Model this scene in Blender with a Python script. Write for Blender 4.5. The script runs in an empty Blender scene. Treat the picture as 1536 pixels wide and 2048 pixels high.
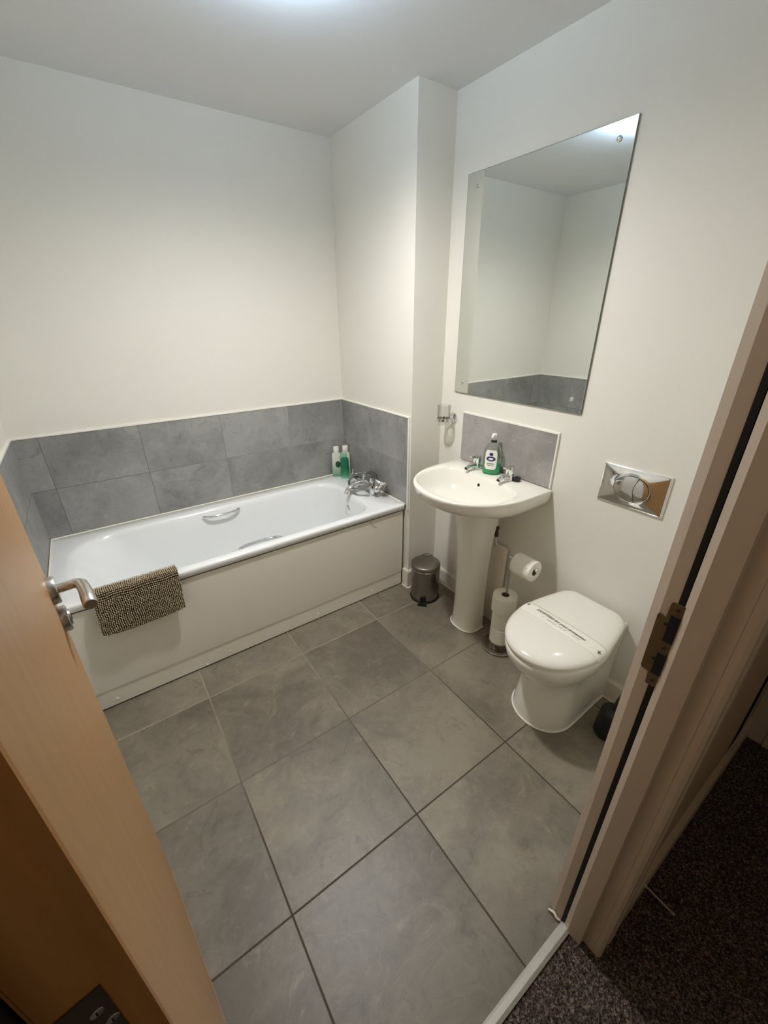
import bpy, bmesh, math, random
from mathutils import Vector, Matrix
random.seed(4)
sc = bpy.context.scene
COL = sc.collection
PI = math.pi

# ------------------------------------------------------------------ helpers
def nd(nt, t, **kw):
    n = nt.nodes.new(t)
    for k, v in kw.items():
        if k == 'inp':
            for a, b in v.items(): n.inputs[a].default_value = b
        else: setattr(n, k, v)
    return n

def c4(c): return (c[0], c[1], c[2], 1.0)
def srgb(r, g, b):
    f = lambda v: (v/255/12.92) if v/255 <= .04045 else ((v/255+.055)/1.055)**2.4
    return (f(r), f(g), f(b))

def base_mat(name):
    m = bpy.data.materials.new(name); m.use_nodes = True
    nt = m.node_tree; b = nt.nodes['Principled BSDF']
    return m, nt, b

def mat(name, col, rough=.5, metal=0, var=.06, scale=12, bump=0, bscale=60, coat=0, spec=.5):
    """plain surface with a little procedural colour variation and optional bump"""
    m, nt, b = base_mat(name); L = nt.links
    tc = nd(nt, 'ShaderNodeTexCoord')
    n = nd(nt, 'ShaderNodeTexNoise', inp={'Scale': scale, 'Detail': 4.0})
    L.new(tc.outputs['Object'], n.inputs['Vector'])
    r = nd(nt, 'ShaderNodeMix', data_type='RGBA')
    r.inputs[6].default_value = c4([x*(1-var) for x in col]); r.inputs[7].default_value = c4([min(1, x*(1+var)) for x in col])
    L.new(n.outputs['Fac'], r.inputs[0]); L.new(r.outputs[2], b.inputs['Base Color'])
    b.inputs['Roughness'].default_value = rough; b.inputs['Metallic'].default_value = metal
    b.inputs['Coat Weight'].default_value = coat; b.inputs['Coat Roughness'].default_value = .05
    b.inputs['Specular IOR Level'].default_value = spec
    if bump:
        n2 = nd(nt, 'ShaderNodeTexNoise', inp={'Scale': bscale, 'Detail': 3.0})
        L.new(tc.outputs['Object'], n2.inputs['Vector'])
        bp = nd(nt, 'ShaderNodeBump', inp={'Strength': bump, 'Distance': .002})
        L.new(n2.outputs['Fac'], bp.inputs['Height']); L.new(bp.outputs['Normal'], b.inputs['Normal'])
    return m

def tile_mat(name, axu, axv, ou, ov, tu, tv, dark, light, gd, gl, gfade, rough=.45, gw=.0022, nscale=3.2, spread=.5):
    """stone-look tiles on a grid in world space; axu/axv pick the two axes"""
    m, nt, b = base_mat(name); L = nt.links
    g = nd(nt, 'ShaderNodeNewGeometry'); s = nd(nt, 'ShaderNodeSeparateXYZ'); L.new(g.outputs['Position'], s.inputs[0])
    def M(op, a, bb=None, c=None):
        n = nd(nt, 'ShaderNodeMath', operation=op)
        for i, v in enumerate((a, bb, c)):
            if v is None: continue
            if isinstance(v, (int, float)): n.inputs[i].default_value = v
            else: L.new(v, n.inputs[i])
        return n.outputs[0]
    def axis(ax, o, t):
        u = M('DIVIDE', M('SUBTRACT', s.outputs[ax], o), t)
        f = M('FRACT', u); d = M('MULTIPLY', M('MINIMUM', f, M('SUBTRACT', 1.0, f)), t)
        return M('FLOOR', u), d
    iu, du = axis(axu, ou, tu); iv, dv = axis(axv, ov, tv)
    dm = M('MINIMUM', du, dv)
    mr = nd(nt, 'ShaderNodeMapRange', interpolation_type='SMOOTHSTEP', inp={1: gw*.55, 2: gw*1.25, 3: 1.0, 4: 0.0}); L.new(dm, mr.inputs[0])
    cid = nd(nt, 'ShaderNodeCombineXYZ'); L.new(iu, cid.inputs[0]); L.new(iv, cid.inputs[1])
    wn = nd(nt, 'ShaderNodeTexWhiteNoise', noise_dimensions='3D'); L.new(cid.outputs[0], wn.inputs['Vector'])
    off = nd(nt, 'ShaderNodeVectorMath', operation='MULTIPLY_ADD'); off.inputs[1].default_value = (9, 9, 9)
    L.new(wn.outputs['Color'], off.inputs[0]); L.new(g.outputs['Position'], off.inputs[2])
    n1 = nd(nt, 'ShaderNodeTexNoise', inp={'Scale': nscale, 'Detail': 7.0, 'Roughness': .58, 'Distortion': .5}); L.new(off.outputs[0], n1.inputs['Vector'])
    n2 = nd(nt, 'ShaderNodeTexNoise', inp={'Scale': nscale*7, 'Detail': 8.0, 'Roughness': .7, 'Distortion': 1.1}); L.new(off.outputs[0], n2.inputs['Vector'])
    v = M('ADD', M('MULTIPLY', n1.outputs['Fac'], .75), M('MULTIPLY', n2.outputs['Fac'], .25))
    v = M('ADD', v, M('MULTIPLY', M('SUBTRACT', wn.outputs['Value'], .5), .12))
    r = nd(nt, 'ShaderNodeMapRange', inp={1: .5-spread*.24, 2: .5+spread*.24, 3: 0.0, 4: 1.0}); L.new(v, r.inputs[0])
    cm = nd(nt, 'ShaderNodeMix', data_type='RGBA'); cm.inputs[6].default_value = c4(dark); cm.inputs[7].default_value = c4(light); L.new(r.outputs[0], cm.inputs[0])
    # scattered pits, scuffs and pale streaks in the stone print
    n3 = nd(nt, 'ShaderNodeTexNoise', inp={'Scale': nscale*2.1, 'Detail': 10.0, 'Roughness': .82, 'Distortion': 2.0}); L.new(off.outputs[0], n3.inputs['Vector'])
    p1 = nd(nt, 'ShaderNodeMapRange', inp={1: .55, 2: .68, 3: 0.0, 4: .6}); L.new(n3.outputs['Fac'], p1.inputs[0])
    c2 = nd(nt, 'ShaderNodeMix', data_type='RGBA'); c2.inputs[7].default_value = c4([x*1.28 for x in light]); L.new(p1.outputs[0], c2.inputs[0]); L.new(cm.outputs[2], c2.inputs[6])
    p2 = nd(nt, 'ShaderNodeMapRange', inp={1: .45, 2: .33, 3: 0.0, 4: .65}); L.new(n3.outputs['Fac'], p2.inputs[0])
    c3 = nd(nt, 'ShaderNodeMix', data_type='RGBA'); c3.inputs[7].default_value = c4([x*.6 for x in dark]); L.new(p2.outputs[0], c3.inputs[0]); L.new(c2.outputs[2], c3.inputs[6])
    # grout fades dark to pale along one axis; floor's far reflection painted in
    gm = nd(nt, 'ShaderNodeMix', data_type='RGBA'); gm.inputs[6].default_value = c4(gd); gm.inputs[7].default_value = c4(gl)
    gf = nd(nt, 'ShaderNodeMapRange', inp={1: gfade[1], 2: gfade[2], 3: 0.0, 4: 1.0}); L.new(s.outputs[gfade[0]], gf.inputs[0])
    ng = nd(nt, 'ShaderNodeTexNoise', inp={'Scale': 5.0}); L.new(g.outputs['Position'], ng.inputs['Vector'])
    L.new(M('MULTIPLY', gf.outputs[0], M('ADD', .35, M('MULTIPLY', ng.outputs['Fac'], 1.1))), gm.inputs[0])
    fin = nd(nt, 'ShaderNodeMix', data_type='RGBA'); L.new(mr.outputs[0], fin.inputs[0]); L.new(c3.outputs[2], fin.inputs[6]); L.new(gm.outputs[2], fin.inputs[7])
    L.new(fin.outputs[2], b.inputs['Base Color'])
    rr = M('ADD', rough-.06, M('MULTIPLY', n1.outputs['Fac'], .14)); L.new(M('ADD', rr, M('MULTIPLY', mr.outputs[0], .35)), b.inputs['Roughness'])
    h = M('ADD', M('MULTIPLY', n2.outputs['Fac'], .25), M('MULTIPLY', mr.outputs[0], -1.0))
    bp = nd(nt, 'ShaderNodeBump', inp={'Strength': .35, 'Distance': .0012}); L.new(h, bp.inputs['Height']); L.new(bp.outputs['Normal'], b.inputs['Normal'])
    return m

def wood_mat(name, ca, cb, rough=.42):
    m, nt, b = base_mat(name); L = nt.links
    tc = nd(nt, 'ShaderNodeTexCoord'); mp = nd(nt, 'ShaderNodeMapping'); mp.inputs['Scale'].default_value = (26, 26, 1.1)
    L.new(tc.outputs['Object'], mp.inputs['Vector'])
    n = nd(nt, 'ShaderNodeTexNoise', inp={'Scale': 2.2, 'Detail': 6.0, 'Roughness': .62, 'Distortion': .3}); L.new(mp.outputs[0], n.inputs['Vector'])
    n2 = nd(nt, 'ShaderNodeTexNoise', inp={'Scale': 1.6, 'Detail': 2.0}); L.new(tc.outputs['Object'], n2.inputs['Vector'])
    ad = nd(nt, 'ShaderNodeMath', operation='MULTIPLY_ADD'); ad.inputs[1].default_value = .35; L.new(n2.outputs['Fac'], ad.inputs[0]); L.new(n.outputs['Fac'], ad.inputs[2])
    r = nd(nt, 'ShaderNodeMapRange', inp={1: .42, 2: .95}); L.new(ad.outputs[0], r.inputs[0])
    mx = nd(nt, 'ShaderNodeMix', data_type='RGBA'); mx.inputs[6].default_value = c4(ca); mx.inputs[7].default_value = c4(cb)
    L.new(r.outputs[0], mx.inputs[0]); L.new(mx.outputs[2], b.inputs['Base Color']); b.inputs['Roughness'].default_value = rough
    return m

def carpet_mat(name):
    m, nt, b = base_mat(name); L = nt.links
    g = nd(nt, 'ShaderNodeNewGeometry')
    n = nd(nt, 'ShaderNodeTexNoise', inp={'Scale': 170.0, 'Detail': 3.0, 'Roughness': .7}); L.new(g.outputs['Position'], n.inputs['Vector'])
    v = nd(nt, 'ShaderNodeTexVoronoi', inp={'Scale': 230.0}); L.new(g.outputs['Position'], v.inputs['Vector'])
    r = nd(nt, 'ShaderNodeValToRGB'); e = r.color_ramp.elements
    e[0].position = .36; e[0].color = c4(srgb(44, 36, 33)); e[1].position = .68; e[1].color = c4(srgb(158, 140, 130))
    k = e.new(.52); k.color = c4(srgb(90, 78, 73))
    L.new(n.outputs['Fac'], r.inputs[0]); L.new(r.outputs[0], b.inputs['Base Color']); b.inputs['Roughness'].default_value = .95
    b.inputs['Specular IOR Level'].default_value = .1
    bp = nd(nt, 'ShaderNodeBump', inp={'Strength': 1.0, 'Distance': .006}); L.new(v.outputs['Distance'], bp.inputs['Height']); L.new(bp.outputs['Normal'], b.inputs['Normal'])
    return m

def glass_mat(name, col, rough=.02, ior=1.45):
    m, nt, b = base_mat(name); L = nt.links
    tc = nd(nt, 'ShaderNodeTexCoord'); n = nd(nt, 'ShaderNodeTexNoise', inp={'Scale': 6.0}); L.new(tc.outputs['Object'], n.inputs['Vector'])
    r = nd(nt, 'ShaderNodeMapRange', inp={3: rough*.7, 4: rough*1.3}); L.new(n.outputs['Fac'], r.inputs[0]); L.new(r.outputs[0], b.inputs['Roughness'])
    b.inputs['Base Color'].default_value = c4(col); b.inputs['Transmission Weight'].default_value = 1; b.inputs['IOR'].default_value = ior
    return m

def band_mat(name, stops, rough=.3, trans=0):
    """colour changes with height along the object"""
    m, nt, b = base_mat(name); L = nt.links
    tc = nd(nt, 'ShaderNodeTexCoord'); s = nd(nt, 'ShaderNodeSeparateXYZ'); L.new(tc.outputs['Object'], s.inputs[0])
    n = nd(nt, 'ShaderNodeTexNoise', inp={'Scale': 40.0, 'Detail': 3.0}); L.new(tc.outputs['Object'], n.inputs['Vector'])
    a = nd(nt, 'ShaderNodeMath', operation='MULTIPLY_ADD'); a.inputs[1].default_value = .02; L.new(n.outputs['Fac'], a.inputs[0]); L.new(s.outputs[2], a.inputs[2])
    mr = nd(nt, 'ShaderNodeMapRange', inp={1: .01, 2: .23}); L.new(a.outputs[0], mr.inputs[0])
    r = nd(nt, 'ShaderNodeValToRGB'); e = r.color_ramp.elements
    e[0].position, e[0].color = stops[0][0], c4(stops[0][1]); e[1].position, e[1].color = stops[-1][0], c4(stops[-1][1])
    for p, c in stops[1:-1]: k = e.new(p); k.color = c4(c)
    L.new(mr.outputs[0], r.inputs[0]); L.new(r.outputs[0], b.inputs['Base Color']); b.inputs['Roughness'].default_value = rough
    b.inputs['Transmission Weight'].default_value = trans
    return m

def clear_mat(name, tint, gloss=.03):
    m = bpy.data.materials.new(name); m.use_nodes = True; nt = m.node_tree; L = nt.links
    nt.nodes.remove(nt.nodes['Principled BSDF']); out = nt.nodes['Material Output']
    tc = nd(nt, 'ShaderNodeTexCoord'); n = nd(nt, 'ShaderNodeTexNoise', inp={'Scale': 9.0}); L.new(tc.outputs['Object'], n.inputs['Vector'])
    mc = nd(nt, 'ShaderNodeMix', data_type='RGBA'); mc.inputs[6].default_value = c4([x*.96 for x in tint]); mc.inputs[7].default_value = c4(tint); L.new(n.outputs['Fac'], mc.inputs[0])
    tr = nd(nt, 'ShaderNodeBsdfTransparent'); L.new(mc.outputs[2], tr.inputs[0])
    gl = nd(nt, 'ShaderNodeBsdfGlossy', inp={'Roughness': gloss}); lw = nd(nt, 'ShaderNodeLayerWeight', inp={'Blend': .25})
    mx = nd(nt, 'ShaderNodeMixShader'); fm = nd(nt, 'ShaderNodeMath', operation='MULTIPLY'); fm.inputs[1].default_value = .42; L.new(lw.outputs['Fresnel'], fm.inputs[0]); L.new(fm.outputs[0], mx.inputs[0]); L.new(tr.outputs[0], mx.inputs[1]); L.new(gl.outputs[0], mx.inputs[2]); L.new(mx.outputs[0], out.inputs['Surface'])
    return m

def emit_mat(name, col, s):
    m, nt, b = base_mat(name)
    n = nd(nt, 'ShaderNodeTexNoise', inp={'Scale': 3.0}); r = nd(nt, 'ShaderNodeMapRange', inp={3: s*.97, 4: s*1.03})
    nt.links.new(n.outputs['Fac'], r.inputs[0]); nt.links.new(r.outputs[0], b.inputs['Emission Strength'])
    b.inputs['Emission Color'].default_value = c4(col); b.inputs['Base Color'].default_value = c4((.8, .8, .8))
    return m

# --- mesh building (world coordinates; obj() moves them to the parent's origin)
def box(bm, x0, x1, y0, y1, z0, z1, bev=0, seg=2):
    r = bmesh.ops.create_cube(bm, size=1)
    vs = r['verts']
    for v in vs:
        v.co = Vector((x0+(v.co.x+.5)*(x1-x0), y0+(v.co.y+.5)*(y1-y0), z0+(v.co.z+.5)*(z1-z0)))
    if bev:
        es = list({e for v in vs for e in v.link_edges})
        bmesh.ops.bevel(bm, geom=es, offset=bev, segments=seg, affect='EDGES', profile=.5)

def frame_of(d):
    d = Vector(d).normalized(); up = Vector((0, 0, 1)) if abs(d.z) < .95 else Vector((1, 0, 0))
    a = d.cross(up).normalized(); return a, d.cross(a).normalized()

def tube(bm, pts, r, n=12, closed=False, caps=True):
    pts = [Vector(p) for p in pts]; N = len(pts); rs = r if isinstance(r, (list, tuple)) else [r]*N
    rings = []; a0 = None
    for i, p in enumerate(pts):
        if closed: d = pts[(i+1) % N]-pts[i-1]
        else: d = pts[min(i+1, N-1)]-pts[max(i-1, 0)]
        d.normalize()
        if a0 is None: a, _ = frame_of(d)
        else:
            a = a0-d*a0.dot(d); a.normalize()
        a0 = a; b = d.cross(a)
        rings.append([bm.verts.new(p+(a*math.cos(2*PI*k/n)+b*math.sin(2*PI*k/n))*rs[i]) for k in range(n)])
    for i in range(N if closed else N-1):
        A, B = rings[i], rings[(i+1) % N]
        for k in range(n): bm.faces.new((A[k], A[(k+1) % n], B[(k+1) % n], B[k]))
    if caps and not closed:
        bm.faces.new(rings[0][::-1]); bm.faces.new(rings[-1])

def lathe(bm, c, axis, prof, n=32, cap0=True, cap1=True, start=0):
    """prof: list of (radius, height along axis) from c"""
    c = Vector(c); d = Vector(axis).normalized(); a, b = frame_of(d); rings = []
    for r, h in prof:
        rings.append([bm.verts.new(c+d*h+(a*math.cos(2*PI*k/n+start)+b*math.sin(2*PI*k/n+start))*max(r, 1e-5)) for k in range(n)])
    for A, B in zip(rings, rings[1:]):
        for k in range(n): bm.faces.new((A[k], A[(k+1) % n], B[(k+1) % n], B[k]))
    if cap0: bm.faces.new(rings[0][::-1])
    if cap1: bm.faces.new(rings[-1])

def loft(bm, rings, closed=True, cap0=False, cap1=False):
    R = [[bm.verts.new(p) for p in ring] for ring in rings]; n = len(R[0])
    for A, B in zip(R, R[1:]):
        for k in range(n if closed else n-1): bm.faces.new((A[k], A[(k+1) % n], B[(k+1) % n], B[k]))
    if cap0: bm.faces.new(R[0][::-1])
    if cap1: bm.faces.new(R[-1])
    return R

def prism(bm, poly, axis, a, b):
    """extrude a 2-D polygon along an axis; poly lists the two other coordinates in order"""
    def P(p, t):
        q = list(p); q.insert('xyz'.index(axis), t); return q
    A = [bm.verts.new(P(p, a)) for p in poly]; B = [bm.verts.new(P(p, b)) for p in poly]; n = len(poly)
    for k in range(n): bm.faces.new((A[k], A[(k+1) % n], B[(k+1) % n], B[k]))
    bm.faces.new(A[::-1]); bm.faces.new(B)

def rrect(x0, x1, y0, y1, r, z, seg=10):
    """rounded rectangle ring, one radius or four (x0y0, x1y0, x1y1, x0y1)"""
    if not isinstance(r, (list, tuple)): r = [r]*4
    out = []
    for (cx, cy, sx, sy, rr, a0) in ((x0, y0, 1, 1, r[0], PI), (x1, y0, -1, 1, r[1], 1.5*PI), (x1, y1, -1, -1, r[2], 0), (x0, y1, 1, -1, r[3], .5*PI)):
        for k in range(seg+1):
            t = a0+k/seg*PI/2
            out.append(Vector((cx+sx*rr+rr*math.cos(t), cy+sy*rr+rr*math.sin(t), z)))
    return out

def obj(name, bm, m, parent=None, smooth=None, loc=None, sub=0):
    bmesh.ops.remove_doubles(bm, verts=bm.verts, dist=1e-6)
    bmesh.ops.recalc_face_normals(bm, faces=bm.faces)
    o_loc = Vector((0, 0, 0))
    if parent is not None:
        p = parent
        while p is not None: o_loc += p.location; p = p.parent
    if loc is not None and parent is None: o_loc = Vector(loc)
    me = bpy.data.meshes.new(name)
    bmesh.ops.translate(bm, verts=bm.verts, vec=-o_loc)
    bm.to_mesh(me); bm.free(); me.materials.append(m)
    o = bpy.data.objects.new(name, me); COL.objects.link(o)
    if parent is not None: o.parent = parent
    elif loc is not None: o.location = loc
    if smooth is not None:
        for p in me.polygons: p.use_smooth = True
        if smooth < 180: me.set_sharp_from_angle(angle=math.radians(smooth))
    if sub:
        s = o.modifiers.new('sub', 'SUBSURF'); s.levels = s.render_levels = sub
    return o

def tag(o, label, cat, group=None):
    o['label'] = label; o['category'] = cat
    if group: o['group'] = group
    return o
def thing(name, label, cat, loc, group=None):
    o = bpy.data.objects.new(name, None); COL.objects.link(o); o.location = loc; o.empty_display_size = .05
    return tag(o, label, cat, group)
def struct(name, bm, m, smooth=None):
    o = obj(name, bm, m, None, smooth); o['kind'] = 'structure'; return o
B = bmesh.new

# ------------------------------------------------------------------ materials
M_wall = mat('wall_paint', srgb(224, 221, 212), .85, var=.012, scale=2.5, bump=.12, bscale=220, spec=.25)
M_ceil = mat('ceiling_paint', srgb(224, 226, 228), .9, var=.012, scale=3, bump=.1, bscale=200, spec=.2)
M_trim = mat('trim_gloss', srgb(226, 219, 208), .38, var=.02, scale=6)
M_frame = mat('frame_satinwood', srgb(196, 181, 163), .36, var=.03, scale=5)
M_caulk = mat('white_sealant', srgb(238, 234, 222), .45, var=.02)
M_edge = mat('tile_edge_trim', srgb(236, 234, 227), .4, var=.015)
TD, TL = srgb(126, 125, 123), srgb(156, 155, 152)
WT = dict(dark=TD, light=TL, gd=srgb(112, 111, 108), gl=srgb(160, 158, 152), gfade=(0, .4, 1.75), rough=.42, gw=.0019, nscale=3.5)
M_tile_back = tile_mat('wall_tile_back', 0, 2, .102, .5600, .4035, .2530, **WT)
M_tile_end = tile_mat('wall_tile_side', 1, 2, -.322, .5600, .4035, .2530, **WT)
M_tile_splash = tile_mat('splash_tile', 1, 2, -1.19, .5, .40, .65, srgb(136, 132, 128), srgb(166, 160, 157), srgb(120, 117, 113), srgb(150, 146, 140), (0, .4, 1.75), rough=.4, gw=.0012, nscale=4)
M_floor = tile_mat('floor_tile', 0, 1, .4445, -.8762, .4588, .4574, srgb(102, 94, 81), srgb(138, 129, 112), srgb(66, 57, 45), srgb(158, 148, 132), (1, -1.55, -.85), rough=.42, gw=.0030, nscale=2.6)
M_oak = wood_mat('oak_veneer', srgb(162, 122, 78), srgb(179, 139, 94), .42)
M_lip = wood_mat('oak_edge', srgb(138, 92, 40), srgb(166, 116, 58), .5)
M_carpet = carpet_mat('carpet_pile')
M_chrome = mat('chrome', (.82, .83, .84), .06, 1, var=.01)
M_hose = mat('hose_chrome', (.36, .36, .36), .14, 1, var=.25, scale=90)
M_steel = mat('brushed_steel', (.55, .52, .48), .30, 1, var=.06, scale=30)
M_binsteel = mat('bin_steel', (.32, .295, .265), .16, 1, var=.04, scale=4)
M_lid = mat('bin_lid_steel', (.27, .24, .21), .38, 1, var=.03, scale=8)
M_bronze = mat('dull_plate_steel', srgb(112, 96, 72), .45, .6, var=.08, scale=20)
M_hinge = mat('hinge_steel', srgb(82, 74, 66), .40, .7, var=.08, scale=20)
M_black = mat('black_plastic', srgb(22, 21, 20), .42, var=.1)
M_sealgap = mat('black_seal_gap', srgb(8, 8, 8), .7, var=.1)
M_dark = mat('dark_recess', srgb(12, 10, 9), .8, var=.1)
M_shade = mat('gap_shade', srgb(96, 88, 74), .7, var=.1)
M_ceramic = mat('white_ceramic', srgb(232, 229, 219), .12, var=.008, scale=3, coat=.6)
M_acrylic = mat('white_acrylic', srgb(238, 240, 241), .16, var=.006, scale=3, coat=.4)
M_panel = mat('bath_panel_white', srgb(238, 234, 223), .22, var=.012, scale=2)
M_lidw = mat('toilet_lid_plastic', srgb(234, 231, 222), .14, var=.006, scale=3, coat=.5)
M_paper = mat('tissue_paper', srgb(238, 234, 224), .9, var=.03, scale=30, bump=.3, bscale=120)
M_card = mat('cardboard', srgb(130, 115, 98), .8, var=.05)
M_strap = mat('paper_band', srgb(236, 233, 223), .55, var=.01)
M_ink = mat('grey_ink', srgb(74, 72, 68), .6, var=.05)
M_fink = mat('faint_ink', srgb(176, 173, 164), .6, var=.05)
M_mat = mat('chenille_taupe', srgb(186, 171, 144), .95, var=.12, scale=45, spec=.1)
M_matb = mat('mat_backing', srgb(62, 50, 36), .95, var=.1, spec=.1)
M_glass = clear_mat('clear_glass', (.955, .96, .955))
M_soap = mat('green_soap', srgb(72, 180, 122), .15, var=.08, scale=30)
M_botl = clear_mat('clear_plastic', (.93, .96, .935), .06)
M_white = mat('white_plastic', srgb(232, 230, 222), .35, var=.02)
M_navy = mat('navy_print', srgb(34, 36, 96), .5, var=.08)
M_green = band_mat('green_bottle', [(0, srgb(120, 176, 148)), (.13, srgb(44, 128, 92)), (.35, srgb(10, 96, 66)), (.8, srgb(14, 112, 80)), (1, srgb(90, 170, 140))], .25)
M_cream = band_mat('cream_green_bottle', [(0, srgb(130, 176, 150)), (.16, srgb(168, 196, 168)), (.34, srgb(216, 220, 192)), (1, srgb(226, 226, 208))], .3)
M_pale = band_mat('pale_green_bottle', [(0, srgb(104, 150, 124)), (.2, srgb(142, 170, 148)), (.42, srgb(192, 200, 182)), (1, srgb(216, 216, 206))], .3)
M_blob = mat('dark_green_print', srgb(22, 62, 44), .5, var=.3, scale=80)
m, nt, b = base_mat('mirror_silver'); b.inputs['Metallic'].default_value = 1; b.inputs['Base Color'].default_value = c4((.83, .86, .83))
n_ = nd(nt, 'ShaderNodeTexNoise', inp={'Scale': 2.0}); r_ = nd(nt, 'ShaderNodeMapRange', inp={3: .004, 4: .012}); nt.links.new(n_.outputs['Fac'], r_.inputs[0]); nt.links.new(r_.outputs[0], b.inputs['Roughness'])
M_mirror = m
M_gedge = mat('mirror_glass_edge', srgb(96, 112, 104), .2, var=.05)
M_copper = mat('plumbing_brass', srgb(92, 74, 52), .4, .8, var=.15, scale=30)
M_lamp = emit_mat('lamp_diffuser', (.95, .97, 1.0), 70.0)
M_ceilglow = emit_mat('ceiling_glow', (.60, .79, 1.0), 400.0)

# ------------------------------------------------------------------ room shell
XB, YN, ZC, YD, YH, XE = 1.70, -.7286, 2.393, -2.207, -2.327, 1.91
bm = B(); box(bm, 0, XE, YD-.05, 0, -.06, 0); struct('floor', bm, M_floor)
bm = B(); box(bm, -.12, XE+.12, YD-.12, .12, ZC, ZC+.1); struct('ceiling', bm, M_ceil)
bm = B(); box(bm, -.12, XE+.12, 0, .12, -.06, ZC); struct('wall_back', bm, M_wall)
bm = B(); box(bm, -.12, 0, YH, 0, -.06, ZC); struct('wall_left', bm, M_wall)
bm = B(); box(bm, XE, XE+.12, YH, 0, -.06, ZC); struct('wall_right', bm, M_wall)
bm = B(); box(bm, XB, XE, YN, 0, 0, ZC); struct('wall_nib', bm, M_wall)
JR, JL, JT = 1.083, .190, 2.06          # rough opening of the doorway
bm = B(); box(bm, JR, XE, -2.27, YD, -.06, ZC); struct('wall_front', bm, M_wall)
M_hallw = mat('hall_wall_paint', srgb(178, 156, 130), .85, var=.02, scale=3)
bm = B(); box(bm, JR, 2.9, YH, -2.27, -.06, ZC); struct('wall_hall_front', bm, M_hallw)
bm = B(); box(bm, 0, JL, YH, YD, -.06, ZC); struct('wall_front.001', bm, M_wall)
bm = B(); box(bm, JL, JR, YH, YD, JT, ZC); struct('wall_front.002', bm, M_wall)
# hall beyond the doorway
bm = B(); box(bm, -1.3, 2.9, -3.7, YD-.05, -.06, -.003); struct('floor_hall', bm, M_carpet)
bm = B(); box(bm, -1.3, 2.9, -3.7, YH, ZC, ZC+.1); struct('ceiling_hall', bm, M_ceil)
bm = B(); box(bm, -1.3, 2.9, -3.8, -3.7, -.06, ZC); struct('wall_hall', bm, M_wall)
bm = B(); box(bm, -1.42, -1.3, -3.7, YH, -.06, ZC); struct('wall_hall_left', bm, M_wall)
bm = B(); box(bm, -1.3, -.12, YH, YH+.12, -.06, ZC); struct('wall_hall_side', bm, M_wall)
bm = B(); box(bm, 2.20, 2.32, -3.7, YH, -.06, ZC); struct('wall_hall_end', bm, M_wall)

# baseboards
def skirt(name, poly_fn, axis, a, b):
    bm = B(); prism(bm, poly_fn, axis, a, b); return struct(name, bm, M_trim)
sx = lambda x, s: [(x, 0), (x+s*.014, 0), (x+s*.014, .092), (x+s*.009, .103), (x, .103)]
skirt('baseboard_right', sx(XE, -1), 'y', YD, YN)                    # poly coords (x,z)
skirt('baseboard_nib', [(YN, 0), (YN-.014, 0), (YN-.014, .112), (YN-.008, .122), (YN, .122)], 'x', XB-.016, XE-.0145)
bm = B(); box(bm, XB-.016, XB, YN, -.688, 0, .122, .002); struct('baseboard_nib_end', bm, M_trim)
skirt('baseboard_left', sx(0, 1), 'y', YD, -.72)
o = skirt('baseboard_hall', [(YH, 0), (YH-.016, 0), (YH-.016, .098), (YH-.014, .104), (YH, .104)], 'x', 1.165, 2.20); o.data.materials[0] = M_frame
# sealant beads
def bead(name, pts, r=.004, parent=None, closed=False):
    bm = B(); tube(bm, pts, r, 8, closed)
    o = obj(name, bm, M_caulk, parent, 60)
    if parent is None: o['kind'] = 'structure'
    return o
bead('trim_sealant_floor', [(XE-.016, YD, .002), (XE-.016, YN-.016, .002)], .0035)
bead('trim_sealant_nib', [(XE-.016, YN-.016, .002), (XB-.018, YN-.016, .002), (XB-.018, -.69, .002)], .0035)

# wall tiling round the bath
ZT = 1.0655
bm = B(); box(bm, 0, XB, -.008, 0, .545, ZT); struct('trim_tiles_back', bm, M_tile_back)
bm = B(); box(bm, XB-.008, XB, -.712, -.008, .545, ZT); struct('trim_tiles_right', bm, M_tile_end)
bm = B(); box(bm, 0, .008, -.712, -.008, .545, ZT); struct('trim_tiles_left', bm, M_tile_end)
bm = B()
box(bm, 0, XB, -.011, 0, ZT, ZT+.007); box(bm, XB-.011, XB, -.722, -.011, ZT, ZT+.007); box(bm, 0, .011, -.722, -.011, ZT, ZT+.007)
box(bm, XB-.011, XB, -.722, -.712, .53, ZT); box(bm, 0, .011, -.722, -.712, .53, ZT)
struct('trim_tile_edge', bm, M_edge)
bead('trim_sealant_bath', [(.012, -.700, .566), (.012, -.012, .566), (XB-.012, -.012, .566), (XB-.012, -.700, .566)], .0045)

# threshold bar
bm = B(); prism(bm, [(-2.243, .0), (-2.243, .004), (-2.249, .0085), (-2.262, .0085), (-2.270, .003), (-2.270, 0)], 'x', .215, 1.064)
M_bar = mat('worn_aluminium', srgb(200, 197, 188), .42, .35, var=.14, scale=26)
o = obj('trim_threshold', bm, M_bar); o['kind'] = 'structure'

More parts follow.
